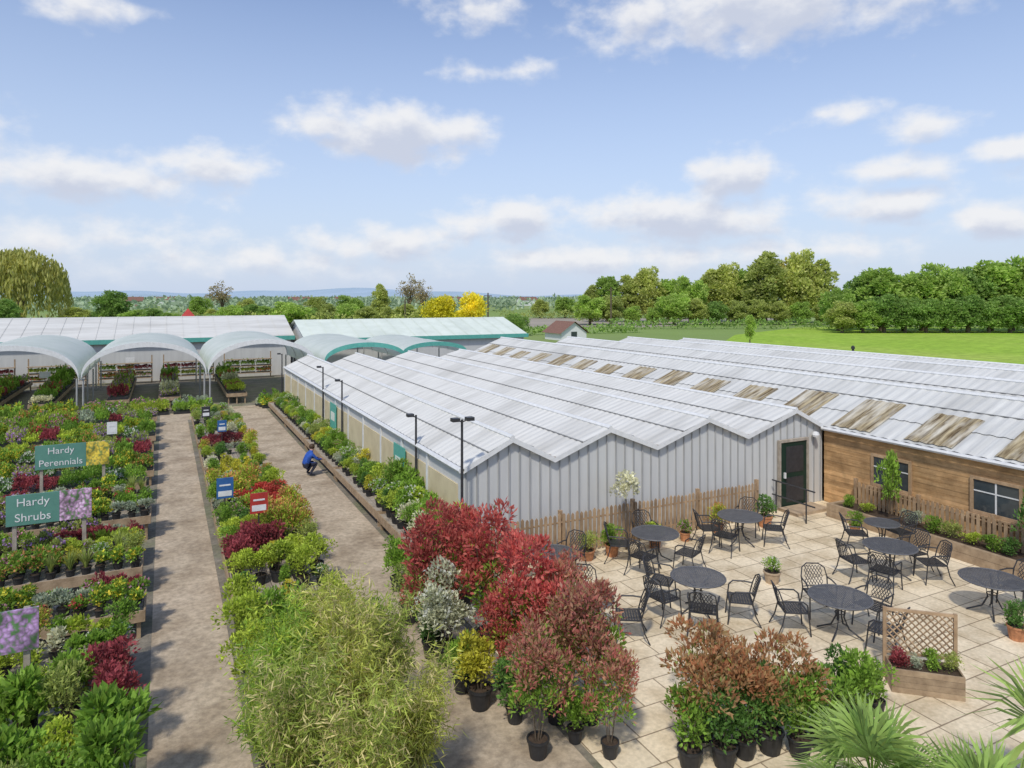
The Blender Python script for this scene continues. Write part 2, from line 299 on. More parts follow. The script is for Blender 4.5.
for i,(dn,lm,fl,h,wd,g) in enumerate(SK):
    vs=[]
    for v in range(2):
        b=MB()
        if g: blades(b,80,h,.22,.014,0,.1)
        else: bush(b,h*(.9+.35*v),wd,7,240,.07,.038,0,.11,.5,flower=(1,32,.05) if fl else None,cl=.27)
        vs.append(b.mesh('foliage',[LM[lm]]+([LM[fl]] if fl else [])))
    SM.append(vs)
TM=[]
for i,(dn,lm,fl,h,wd,g) in enumerate(SK):
    b=MB();b.box(-.28,.28,-.5,.5,0,.06,0)
    for ix in range(3):
        for iy in range(5):
            k=len(b.v);bush(b,h*random.uniform(.6,1.15),.23,3,56,.075,.042,1,.05,.5,flower=(2,13,.055) if fl else None)
            for q in range(k,len(b.v)): b.v[q]=b.v[q]+np.array([-.19+.19*ix,-.4+.2*iy,0])
    TM.append(b.mesh('plant_tray',[M['black'],LM[lm]]+([LM[fl]] if fl else [])))
def shrub_proto(lm,h,wd,k,n,L,W,z0=.26,tip=None,flower=None,taper=0,mats=None,up=.35,cl=.3):
    b=MB();bush(b,h,wd,k,n,L,W,0,z0,up,tip=tip,flower=flower,taper=taper,cl=cl)
    s=MB()
    for j in range(5):
        a=j*1.256+.3;s.tube([(0.03*math.cos(a),.03*math.sin(a),.2),(wd*.12*math.cos(a),wd*.12*math.sin(a),z0+h*.35),(wd*.25*math.cos(a),wd*.25*math.sin(a),z0+h*.75)],[.012,.009,.004],4)
    return b.mesh('foliage',mats or [LM[lm]]),s.mesh('stem',M['bark'])
MK={'green':('bright green','shrub',shrub_proto('green',.75,.75,13,1000,.08,.04,cl=.22)),'deep':('dark green','shrub',shrub_proto('deep',.8,.7,13,1050,.072,.04,cl=.22)),'lime':('lime yellow','shrub',shrub_proto('lime',.7,.75,12,1000,.075,.04,cl=.23)),
'maroon':('maroon leaved','shrub',shrub_proto('maroon',.7,.8,12,1000,.08,.045,cl=.23)),'scarlet':('scarlet leaved','shrub',shrub_proto('scarlet',.6,.9,13,1100,.08,.036,up=.1,cl=.22)),'rust':('orange and green','shrub',shrub_proto('green',.95,.85,14,1150,.085,.036,tip=(1,1.08),mats=[LM['lime'],LM['rust']],cl=.22)),
'silver':('silver grey','shrub',shrub_proto('silver',.6,.65,10,850,.065,.028,cl=.26)),'white':('white flowering','shrub',shrub_proto('deep',.65,.7,10,750,.075,.04,flower=(1,90,.055),mats=[LM['green'],LM['wflow']],cl=.26)),'pinkf':('pink flowering','shrub',shrub_proto('deep',.6,.7,10,750,.075,.04,flower=(1,90,.055),mats=[LM['green'],LM['pink']],cl=.26)),
'olive':('olive green','shrub',shrub_proto('olive',.9,.7,12,1000,.08,.028,cl=.23)),'varie':('cream variegated','shrub',shrub_proto('varie',.65,.7,10,850,.07,.04,cl=.26)),'yell':('golden yellow','shrub',shrub_proto('yell',.65,.65,10,850,.07,.04,cl=.26)),'broad':('large leaved green','shrub',shrub_proto('green',.75,.85,12,800,.15,.07,cl=.24))}
def put(kind_or_proto,x,y,z,s,label,name='potted_shrub',group=None,pot=PB,stem=True,rz=None,cat='shrub',sz=1.):
    pr=MK[kind_or_proto][2] if isinstance(kind_or_proto,str) else kind_or_proto
    r=empty(name,(x,y,z),label,cat,group,random.uniform(0,6.28) if rz is None else rz,s)
    r.scale=(s,s,s*sz)
    link('foliage',pr[0],r)
    if pot: link('pot',pot,r)
    if stem and pr[1]: link('stem',pr[1],r)
    return r
# ---------------------------------------------------------------- left benches
def bench(name,x0,x1,y0,y1,z,label,group,mat='greywood'):
    r=empty(name,((x0+x1)/2,(y0+y1)/2,0),label,'bench',group)
    t=MB();n=max(3,int((y1-y0)/.16)) if (x1-x0)>(y1-y0) else max(3,int((x1-x0)/.16))
    for i in range(n):
        if (x1-x0)>(y1-y0): a=y0+(y1-y0)*i/n;t.box(x0,x1,a,a+(y1-y0)/n-.015,z-.035,z)
        else: a=x0+(x1-x0)*i/n;t.box(a,a+(x1-x0)/n-.015,y0,y1,z-.035,z)
    t.build('top',M[mat],r)
    s=MB();s.box(x0-.03,x1+.03,y0-.035,y0-.003,z-.16,z+.05);s.build('edge_board',M['wood'],r)
    s=MB();s.box(x0-.03,x1+.03,y1+.003,y1+.035,z-.16,z+.05);s.build('edge_board',M['wood'],r)
    s=MB();s.box(x1+.003,x1+.033,y0,y1,z-.16,z+.05);s.build('edge_board',M['wood'],r)
    s=MB();s.box(x0-.033,x0-.003,y0,y1,z-.16,z+.05);s.build('edge_board',M['wood'],r)
    for xx in (x0+.08,(x0+x1)/2,x1-.08):
        for yy in (y0+.08,y1-.08):
            l=MB();l.box(xx-.035,xx+.035,yy-.035,yy+.035,.004,z-.04);l.build('leg',M['wood'],r)
    return r
rowname=['front','middle','back']
KW=[0,0,0,1,1,2,2,3,4,4,5,5,6,8,9,10,11,12]
for k in range(16):
    Y=9.6+2.0*k+(0 if k<2 else .1*math.sin(k*2.1));z=.5 if k%2 else .62
    xl=-(.172*Y+1.0);x1=-.36-.10*((k*7)%3)
    bench('display_bench',xl,x1,Y-.56,Y+.56,z,f'timber display bench of plants left of the narrow path, {ordw(k+1)} from the camera','benches left of the path')
    if k<2:
        n=int((x1-xl)/.5)
        for r_,oy in enumerate((-.3,.26)):
            for i in range(n):
                kd=random.choice(['broad','green','broad','lime','olive']) if i>0 else ('maroon' if k==1 else 'broad')
                put(kd,x1-.25-i*.5,Y+oy+random.uniform(-.05,.05),z,random.uniform(.75,1.0),f'{MK[kd][0]} shrub on the {ordw(k+1)} left bench, {["front","back"][r_]} row, {ordw(i+1)} from the path',group='shrubs on the nearest left benches',pot=PB)
    elif k<8:
        n=int((x1-xl-.1)/.3);kd=random.randrange(13)
        for r_,oy in enumerate((-.36,0,.36)):
            tall=random.random()<.55
            for i in range(n):
                if i%3==0: kd=random.choice(KW)
                if random.random()<.05: continue
                xx,yy=x1-.15-i*.3+random.uniform(-.04,.04),Y+oy+random.uniform(-.05,.05)
                if r_>0 and tall and i%2==0 and random.random()<.55:
                    mk_=random.choice(['green','lime','olive','white','rust','lime','yell','silver','pinkf','maroon'])
                    put(mk_,xx,yy,z+.001,random.uniform(.42,.66),f'{MK[mk_][0]} shrub on the {ordw(k+1)} left bench, {rowname[r_]} row, {ordw(i+1)} from the path',group='taller shrubs on the left benches');continue
                s_=random.uniform(.95,1.3)
                o=empty('pot_plant',(xx,yy,z+.001),f'{SK[kd][0]} pot plant on the {ordw(k+1)} left bench, {rowname[r_]} row, {ordw(i+1)} from the path','potted plant','small pot plants on the left benches',random.uniform(0,6.28),s_)
                link('foliage',random.choice(SM[kd]),o);link('pot',PS,o)
    else:
        n=int((x1-xl)/.58)
        for i in range(n):
            kd=random.choice(KW)
            o=link('plant_tray',TM[kd],None,(x1-.3-i*.58,Y,z+.001),random.choice([0,math.pi]),(1.02,1.04,random.uniform(1.,1.9)))
            tag(o,f'tray of {SK[kd][0]} plants on the {ordw(k+1)} left bench, {ordw(i+1)} from the path','plant tray','trays of plants on the far left benches')
# ---------------------------------------------------------------- middle bed
for j in range(6):
    y0=15.0+j*4.3
    bench('low_bench',1.28,3.2,y0,y0+3.5,.3,f'low wide display bench between the two paths, {ordw(j+1)} from the camera','low benches between the paths')
fil=['left','second','middle','fourth','right']
def midkind(x,y):
    for cx,cy,r,k in ((1.4,17.4,1.0,'maroon'),(2.9,21.2,1.,'scarlet'),(2.9,18.,.8,'rust'),(1.4,31,1.4,'maroon'),(1.4,14.4,.9,'lime'),(2.2,23.3,.8,'green'),(2.9,16.,.8,'lime'),(2.2,26,.9,'yell')):
        if (x-cx)**2+(y-cy)**2<r*r and random.random()<.85: return k
    return random.choice(['green','green','lime','lime','olive','deep','silver','varie','white','pinkf','green','rust','yell'])
for c_,x in enumerate((1.42,1.85,2.25,2.66,3.06)):
    for j in range(43):
        y=14.1+j*.62
        ph=(y-15.0)%4.3;onb=y>14.9 and ph<=3.5
        if y>40.3 or random.random()<.1 or not (onb or random.random()<.5): continue
        kd=midkind(x,y);sp=kd in('rust','scarlet','maroon','lime') and y<23
        put(kd,x+random.uniform(-.06,.06),y+random.uniform(-.08,.08),.302 if onb else .009,random.uniform(.75,1.02) if sp else random.uniform(.48,.8),f'{MK[kd][0]} shrub in the bed between the paths, {fil[c_]} file, {ordw(j+1)} from the camera',group='shrubs between the two paths',pot=PB,stem=y<20)
for j in range(5):
    y0=13.6+j*5.75
    bench('wall_bench',5.36,6.28,y0,y0+5.6,.42,f'timber staging of plants along the grey building, {ordw(j+1)} from the camera','staging along the grey building')
wl=['path side','middle','wall side']
for c_,x in enumerate((5.6,5.88,6.14)):
    for j in range(50):
        y=13.8+j*.56
        if random.random()<.08 or y>42: continue
        kd=random.choice(['green','green','lime','olive','lime','white','silver','varie','deep','pinkf','green','yell'] if y>20 else ['green','deep','olive','green','white','varie','green','lime'])
        put(kd,x,y+random.uniform(-.1,.1),.422,random.uniform(.48,.74)*(1+.16*c_)*(1.35 if y<21 else .95),f'{MK[kd][0]} shrub on staging along the grey building, {wl[c_]}, {ordw(j+1)} from the camera',group='shrubs on the wall staging',pot=PB,stem=False)
# ---------------------------------------------------------------- bamboo and near group
def bamboo_proto(mats,h=2.1,wd=1.15,n=6200,L=.145,W=.018):
    b=MB();s=MB();nc=38
    for i in range(nc):
        a=random.uniform(0,6.283);r0=random.uniform(0,.14);t=random.uniform(.06,.5)*wd;hh=h*random.uniform(.5,1.04)
        s_=[(math.cos(a)*(r0+t*f**2),math.sin(a)*(r0+t*f**2),.25+(hh-.25)*f-.08*hh*f**3) for f in (0,.35,.7,1)]
        s.tube(s_,[.008,.007,.005,.002],4)
        m=n//nc;f=.2+.8*rg.random(m)**.8;P=np.array(s_);pw=.05+.5*random.random()**1.3
        pp=np.stack([np.interp(f,(0,.35,.7,1),P[:,q]) for q in range(3)],1)+rg.normal(size=(m,3))*np.array([.085,.085,.08])
        d=rdir(m)*.8+np.array([math.cos(a)*.4,math.sin(a)*.4,-.05]);b.leaves(pp,d,L,W,(rg.random(m)<pw).astype(int))
    return b.mesh('foliage',mats),s.mesh('stem',M['cane'])
BA=[bamboo_proto([LM['bam'],LM['straw']],2.2),bamboo_proto([LM['green'],LM['lime']]),bamboo_proto([LM['bamg'],LM['straw']],2.4,1.2)]
for i,(x,y,s,q,t) in enumerate([(1.5,9.0,.98,2,'feathery olive green bamboo at the bottom of the photo, leftmost of the front clumps'),(2.3,9.7,1.08,0,'tallest straw tinged bamboo in the middle of the clumps'),(2.95,10.2,.94,2,'olive green bamboo leaning over the wide path, right of the clumps'),(2.85,8.7,.92,0,'straw tinged bamboo at the bottom, right of the front clumps'),(2.15,8.1,.9,2,'olive green bamboo nearest the camera'),(1.6,10.9,.96,1,'fresh green bamboo at the back left of the clumps'),(2.5,11.4,.98,0,'straw tinged bamboo at the back right of the clumps'),(1.3,10.0,.8,1,'fresh green bamboo at the edge of the narrow path')]):
    put(BA[q],x,y,.009,s,t,'bamboo_clump','bamboo clumps between the paths',PL,cat='bamboo')
bigs={'lime':shrub_proto('lime',1.1,.95,16,1800,.085,.04,cl=.21),'green':shrub_proto('green',1.1,.95,16,1800,.085,.045,cl=.21),'yell':shrub_proto('yell',1.0,.7,14,1500,.08,.045,cl=.24),'deep':shrub_proto('deep',1.2,.9,16,1800,.08,.045,cl=.21)}
for x,y,s,k,t in [(1.3,12.9,.95,'lime','tall lime yellow shrub beside the narrow path in front of the maroon shrubs'),(1.3,11.9,.9,'lime','lime yellow shrub beside the narrow path left of the bamboo'),(2.0,13.1,1.05,'green','tall fresh green shrub behind the bamboo clumps'),(2.75,13.0,.95,'lime','tall lime shrub behind the bamboo at the wide path'),(3.1,12.2,.85,'green','fresh green shrub right behind the bamboo at the wide path'),(2.2,12.3,.95,'green','fresh green shrub between the bamboo and the tall green shrub')]:
    put(bigs[k],x,y,.009,s,t,pot=PB)
def phot(h,wd,k,n,mats,tip,cl=.16):
    return shrub_proto('green',h,wd,k,n,.10,.04,.45,tip=tip,mats=mats,cl=cl,up=.55)
PH=[phot(2.3,1.35,38,4300,[LM['green'],LM['photinia']],(1,.46)),phot(2.0,1.35,34,3600,[LM['green'],LM['photpink']],(1,.72)),phot(1.25,1.8,34,4000,[LM['olive'],LM['photrust']],(1,.55)),phot(2.1,1.45,38,4200,[LM['green'],LM['photpink']],(1,.5)),phot(2.1,1.5,36,4200,[LM['lime'],LM['photinia']],(1,.62))]
WS=shrub_proto('silver',1.4,.95,14,2400,.07,.04,mats=[LM['varie'],LM['wflow']],flower=(1,160,.055),cl=.24)
def hero(pr,px,py,s,label,pot=PL,sz=1.,name='potted_shrub'):
    x,y=at(px,py);return put(pr,x,y,.013,s,label,name,None,pot,sz=sz)
hero(PH[0],432,642,1.0,'tallest crimson photinia, farthest left beside the wall staging',name='red_shrub')
hero(PH[0],488,650,1.05,'crimson photinia standing second from the left, behind the cream variegated shrub',name='red_shrub')
hero(PH[4],462,612,.98,'crimson photinia at the back of the red group by the staging',name='red_shrub')
hero(PH[0],533,688,.98,'crimson and green photinia in the middle of the red group',name='red_shrub')
hero(PH[4],505,690,.72,'low crimson photinia between the cream and golden shrubs',name='red_shrub')
hero(PH[3],590,722,.9,'wide bronze photinia at the right of the red group',name='red_shrub')
hero(PH[1],538,757,.78,'bronze tinged green photinia in the black pot nearest the path',name='red_shrub')
hero(PH[1],610,757,.64,'small bronze tipped green photinia in a black pot at the patio edge',name='red_shrub')
hero(PH[3],566,680,.86,'bronze photinia in front of the half hidden table',name='red_shrub')
hero(PH[1],556,722,.8,'bronze and green photinia between the two front pots of the red group',name='red_shrub')
hero(bigs['deep'],515,722,.72,'dark green shrub filling the foot of the red group')
hero(bigs['green'],575,742,.6,'low fresh green shrub at the foot of the red group near the patio')
hero(WS,447,665,1.08,'cream variegated shrub in front of the red photinias')
hero(bigs['yell'],480,708,.95,'golden yellow shrub in a black pot below the red photinias')
hero(bigs['green'],462,692,.75,'bright green shrub just left of the golden yellow shrub')
hero(MK['deep'][2],432,657,.9,'dark green shrub in a black pot at the edge of the wide path')
hero(MK['olive'][2],410,622,1.1,'olive green shrub at the wide path left of the cream shrub')
hero(bigs['green'],398,590,.85,'leafy green shrub at the wide path edge below the wall staging')
hero(PH[2],703,738,.95,'wide rust red photinia on the patio behind green potted shrubs, left one',name='red_shrub')
hero(PH[2],764,738,.9,'wide rust red photinia on the patio behind green potted shrubs, right one',name='red_shrub')
for px,py,k,s,t in [(690,768,'green',1.0,'fresh green potted shrub at the patio front, leftmost of the row'),(724,766,'deep',1.05,'dark green potted shrub second from the left at the patio front'),(745,757,'deep',.95,'dark glossy potted shrub third from the left at the patio front'),(770,752,'deep',1.1,'tall dark green potted shrub fourth from the left at the patio front'),(800,757,'green',1.0,'green potted shrub fifth from the left at the patio front'),(822,748,'green',1.1,'green potted shrub sixth from the left at the patio front'),(858,728,'green',1.1,'leafy green shrub in a pot left of the trellis planter'),(838,715,'deep',.95,'dark green shrub behind the row left of the trellis planter'),(876,715,'green',.8,'small green shrub touching the left side of the trellis planter')]:
    hero(MK[k][2],px,py,s,t,PB)
def palm_proto(nf=26,L=.75,trunk=1.2):
    b=MB();s=MB();s.tube([(0,0,0),(.03,0,trunk*.6),(0,.02,trunk)],[.09,.1,.08],8)
    for i in range(nf):
        a=i*2.4+random.uniform(-.2,.2);e=R(85-130*(i/nf));pl=.55
        base_=np.array([0,0,trunk]);dv=np.array([math.cos(a)*math.cos(e),math.sin(a)*math.cos(e),math.sin(e)])
        tip=base_+dv*pl+np.array([0,0,-.05]);s.tube([base_,tip],[.012,.008],4,1)
        sv=np.cross(dv,(0,0,1));sv/=np.linalg.norm(sv)+1e-6
        for j in range(20):
            q=R(-110+220*j/19);d=dv*math.cos(q)+sv*math.sin(q);l=L*(.65+.35*math.cos(q*.7));w_=np.cross(d,np.cross(dv,sv));w_=w_/np.linalg.norm(w_)*.026
            m_=tip+d*l*.55+np.array([0,0,-.02]);e_=tip+d*l+np.array([0,0,-.2*l])
            b.add([tip-w_*.4,tip+w_*.4,m_+w_,m_-w_,e_],[(0,1,2,3),(3,2,4)])
    return b,s
pb,ps=palm_proto();PF=pb.mesh('frond',LM['palm']);PTk=ps.mesh('trunk',[M['bark'],LM['green']])
for px,d,s,t in [(872,8.0,.82,'fan palm at the bottom right, left of the pair'),(985,7.3,.8,'fan palm at the bottom right corner, right of the pair')]:
    x,y=dep(px,d);r=empty('fan_palm',(x,y,.013),t,'palm','fan palms at the patio front',random.uniform(0,6),s);link('frond',PF,r);link('trunk',PTk,r)
b=MB();s=MB();s.tube([(0,0,0),(0,0,1.1)],[.06,.05],8)
for i in range(60):
    a=random.uniform(0,6.28);e=R(random.uniform(-20,80));l=random.uniform(.7,1.);dv=np.array([math.cos(a)*math.cos(e),math.sin(a)*math.cos(e),math.sin(e)]);sv=np.array([-math.sin(a),math.cos(a),0])*.034
    p0=np.array([0,0,1.1]);p1=p0+dv*l*.5;p2=p0+dv*l+np.array([0,0,-.3*l*math.cos(e)]);b.add([p0-sv*.5,p0+sv*.5,p1+sv,p1-sv,p2],[(0,1,2,3),(3,2,4)])
x,y=dep(1045,8.4);r=empty('cordyline',(x,y,.013),'spiky leaved cordyline reaching in from the right edge of the photo','palm');link('frond',b.mesh('frond',LM['palm']),r);link('trunk',s.mesh('trunk',M['bark']),r);r.scale=(1.1,1.1,1.2)
# ---------------------------------------------------------------- roofs helper
def slope(mb,xa,za,xb,zb,y0,y1,pitch=.3,amp=.013,courses=2,f0=0,f1=1,lift=0,mi=0):
    ys=np.arange(y0,y1+1e-6,pitch/4);pr=amp*np.sin(ys/pitch*2*math.pi)
    for c in range(courses):
        a=f0+(f1-f0)*c/courses;b_=f0+(f1-f0)*(c+1)/courses+(.01 if c<courses-1 else 0)
        V=[]
        for f,l in ((a,.028*(c>0)+lift),(b_,lift)):
            V.append(np.stack([np.full_like(ys,xa+(xb-xa)*f),ys,za+(zb-za)*f+pr+l],1))
        n=len(ys);V=np.concatenate(V);mb.add(V,[(i,i+1,n+i+1,n+i) if xb<xa else (i+1,i,n+i,n+i+1) for i in range(n-1)],mi)
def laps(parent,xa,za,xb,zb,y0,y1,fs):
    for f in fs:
        x_,z_=xa+(xb-xa)*f,za+(zb-za)*f;b=MB();b.box(x_-.016,x_+.016,y0,y1,z_+.012,z_+.034);b.build('lap_shadow_strip',M['lap'],parent)  # dark strip added as the painted shadow line of each sheet lap
VX=[6.4,8.9,12.15,15.5,18.78];PX=[7.7,10.6,14.0,17.5];E=2.4;PK=3.02;Y0=15.6;Y1=43.
top=[];
for i in range(4): top+=[(VX[i],E),(PX[i],PK)]
top.append((VX[4],E))
g=empty('retail_greenhouse',(12.6,29,0),'long pale grey clad building with four low ridged white roofs behind the patio','building')
b=MB()
def ztop(x): return float(np.interp(x,[t[0] for t in top],[t[1] for t in top]))
for (xa,za),(xb,zb) in zip(top,top[1:]): b.add([(xa,Y0,0),(xb,Y0,0),(xb,Y0,zb-.03),(xa,Y0,za-.03)],[(0,1,2,3)])
b.build('front_wall',M['clad'],g)
x=6.5;b=MB()
while x<18.7:
    zt=ztop(x)-.1;b.box(x-.016,x+.016,Y0-.036,Y0-.002,.02,zt);x+=.29
b.build('cladding_ribs',M['rib'],g)
b=MB();b.add([(6.4,Y0,0),(6.4,Y1,0),(6.4,Y1,E),(6.4,Y0,E)],[(3,2,1,0)]);b.box(6.36,6.398,Y0,Y1,.02,.75);b.build('side_wall',M['clad'],g)
b=MB()
for (xa,za),(xb,zb) in zip(top,top[1:]): b.add([(xa,Y1,0),(xb,Y1,0),(xb,Y1,zb-.03),(xa,Y1,za-.03)],[(3,2,1,0)])
b.build('back_wall',M['clad'],g)
for i in range(12):
    y=Y0+.25+i*2.27;p=MB();p.box(6.365,6.396,y,y+2.05,.85,1.95);p.build('wall_panel',M['cream'],g)
    p=MB();p.box(6.35,6.397,y+2.08,y+2.2,.02,E-.12);p.build('wall_post',M['white'],g)
for i in range(4):
    for xa,xb in ((VX[i],PX[i]),(VX[i+1],PX[i])):
        b=MB();slope(b,xa,E,xb,PK,Y0-.12,Y1+.1);b.build('roof_slope',M['roof'],g)
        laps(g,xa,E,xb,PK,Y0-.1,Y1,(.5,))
    b=MB();b.tube([(PX[i],Y0-.14,PK+.012),(PX[i],Y1+.1,PK+.012)],.06,6);b.build('ridge_cap',M['white'],g)
    if i: b=MB();b.box(VX[i]-.09,VX[i]+.09,Y0-.1,Y1,E-.035,E+.016);b.build('valley_gutter',M['greywood'],g)
b=MB()
for (xa,za),(xb,zb) in zip(top,top[1:]): b.add([(xa,Y0-.15,za-.11),(xb,Y0-.15,zb-.11),(xb,Y0-.15,zb+.02),(xa,Y0-.15,za+.02),(xa,Y0-.03,za-.11),(xb,Y0-.03,zb-.11)],[(0,1,2,3),(1,0,4,5)])
b.build('barge_board',M['white'],g)
b=MB();b.tube([(6.33,Y0-.1,E-.05),(6.33,Y1,E-.05)],.065,6);b.build('gutter',M['white'],g)
d=MB();d.box(16.86,17.96,Y0-.1,Y0-.038,.05,2.03);d=d.build('door',M['door'],g)
f=MB();f.box(16.78,16.85,Y0-.13,Y0-.038,.02,2.12);f.box(17.97,18.04,Y0-.13,Y0-.038,.02,2.12);f.box(16.851,17.969,Y0-.13,Y0-.038,2.04,2.12);f.build('frame',M['greywood'],d)
f=MB();f.box(16.98,17.03,Y0-.16,Y0-.101,.95,1.12);f.build('handle',M['white'],d)
for za,zb in ((.2,.95),(1.1,1.9)):
    f=MB();f.box(17.08,17.82,Y0-.112,Y0-.101,za,zb);f.build('door_panel',M['dark'],d)
t=MB();t.lathe([(.1,0),(.12,.06),(.09,.14),(.03,.16)],10,0,(18.3,Y0-.16,2.12));tag(t.build('wall_lamp',M['white'],None,loc=(18.3,Y0-.16,2.1)),'white round lamp on the grey wall above the right of the door','lamp')
g=empty('long_shed',(30,24,0),'long low building with timber wall and many white ridged roofs on the right','building')
EX=[18.82,24.2,29.7,35.2,40.7];PX2=[21.5,27,32.5,38];PZ2=[3.6,3.5,3.35,3.1];E2=2.42
for i in range(4):
    for xa,xb in ((EX[i],PX2[i]),(EX[i+1],PX2[i])):
        xe=xa-(.18 if (i==0 and xa==EX[0]) else 0)
        b=MB();slope(b,xe,E2,xb,PZ2[i],3,45,.34,.014,3);b.build('roof_slope',M['roof2'],g)
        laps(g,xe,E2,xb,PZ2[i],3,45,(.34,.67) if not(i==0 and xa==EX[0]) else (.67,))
    b=MB();b.tube([(PX2[i],2.95,PZ2[i]+.01),(PX2[i],45.05,PZ2[i]+.01)],.07,6);b.build('ridge_cap',M['white'],g)
    if i: b=MB();b.box(EX[i]-.12,EX[i]+.12,3,45,E2-.04,E2+.02);b.build('valley_gutter',M['greywood'],g)
for j in range(17):
    y=4.2+j*2.42;b=MB();slope(b,EX[0]-.18,E2,PX2[0],PZ2[0],y,y+1.36,.34,.014,1,.03,.60+.05*math.sin(j*1.7),.035);b.build('roof_light',M['stain'],g)
b=MB()
for i in range(16): b.box(18.80+.004*(i%3),18.86,3,Y0-.06,.02+i*.147,.02+i*.147+.142)
b.build('timber_wall',M['timber'],g)
b=MB()
for i in range(4):
    for (xa,za),(xb,zb) in (((EX[i],E2),(PX2[i],PZ2[i])),((PX2[i],PZ2[i]),(EX[i+1],E2))):
        for yy,fl in ((3.05,0),(44.95,1)): b.add([(xa,yy,0),(xb,yy,0),(xb,yy,zb-.03),(xa,yy,za-.03)],[(3,2,1,0) if fl else (0,1,2,3)])
b.add([(40.7,3.05,0),(40.7,44.95,0),(40.7,44.95,E2),(40.7,3.05,E2)],[(0,1,2,3)]);b.build('end_wall',M['clad'],g)
b=MB();b.tube([(18.6,3,E2-.06),(18.6,Y0-.15,E2-.06)],.06,6);b.build('gutter',M['white'],g)
for ya,yb in ((12.6,13.85),(9.75,11.0),(5.5,6.8)):
    wf=MB()
    for y_ in (ya,yb-.08): wf.box(18.735,18.795,y_,y_+.08,.93,1.88)
    for z_ in (.93,1.8): wf.box(18.737,18.793,ya+.081,yb-.081,z_,z_+.08)
    wn=wf.build('window',M['fence'],g);p=MB();p.box(18.77,18.79,ya+.07,yb-.07,1.,1.81);p.build('pane',M['glass'],wn)
    p=MB();ym=(ya+yb)/2;p.box(18.755,18.768,ym-.02,ym+.02,1.012,1.798);p.box(18.754,18.767,ya+.085,ym-.021,1.5,1.53);p.box(18.754,18.767,ym+.021,yb-.085,1.5,1.53);p.build('glazing_bar',M['white'],wn)
    p=MB();p.box(18.66,18.8,ya-.05,yb+.05,.88,.925);p.build('sill',M['fence'],wn)
# ---------------------------------------------------------------- canopies and far sheds
def canopy(x0,x1,y0,y1,zs,zp,label,rim='cover',group='arched canopies'):
    g=empty('arched_canopy',((x0+x1)/2,(y0+y1)/2,0),label,'canopy',group);n=28;cx=(x0+x1)/2;rx=(x1-x0)/2
    ang=[math.pi*i/n for i in range(n+1)];pr=[(cx-rx*math.cos(a),zs+(zp-zs)*math.sin(a)**.85) for a in ang]
    ny=11;V=[];
    for j in range(ny):
        yy=y0+(y1-y0)*j/(ny-1);V+=[(px,yy,pz+.02*math.sin(j*2.1)) for px,pz in pr]
    b=MB();b.add(V,[(j*(n+1)+i,j*(n+1)+i+1,(j+1)*(n+1)+i+1,(j+1)*(n+1)+i) for j in range(ny-1) for i in range(n)]);b.build('roof',M['cover'],g,smooth=True)
    for q in range(4):
        yy=y0+.15+(y1-y0-.3)*q/3;b=MB();b.tube([(px,yy,pz-.07) for px,pz in pr],.035,5);b.build('hoop',M['white'],g)
    b=MB()
    for i in range(n):
        (xa,za),(xb,zb)=pr[i],pr[i+1];b.add([(xa,y0-.06,za+.04),(xb,y0-.06,zb+.04),(xb,y0-.06,zb-.24),(xa,y0-.06,za-.24),(xa,y0+.02,za+.04),(xb,y0+.02,zb+.04)],[(0,3,2,1),(0,1,5,4)])
    b.build('front_edge',M[rim],g)
    for xx in (x0+.1,x1-.1):
        for yy in (y0+.1,(y0+y1)/2,y1-.1): b=MB();b.tube([(xx,yy,.004),(xx,yy,zs)],.05,6);b.build('post',M['rib'],g)
for i,(x0,t) in enumerate(((-16.9,'pale arched canopy farthest left, past the edge of the photo'),(-10.5,'pale mint arched canopy at the left edge of the photo'),(-4.1,'pale mint arched canopy second from the left edge'),(2.3,'pale mint arched canopy nearest the grey building'))):
    canopy(x0,x0+6.3,44.8,57,2.0,3.9,t,'white')
canopy(8.8,14.0,43.6,56,2.5,3.6,'low arched canopy with a teal rim behind the grey building','teal')
canopy(14.3,19.,45.4,56,2.6,3.4,'teal rimmed canopy between the mint roof and the long shed','teal')
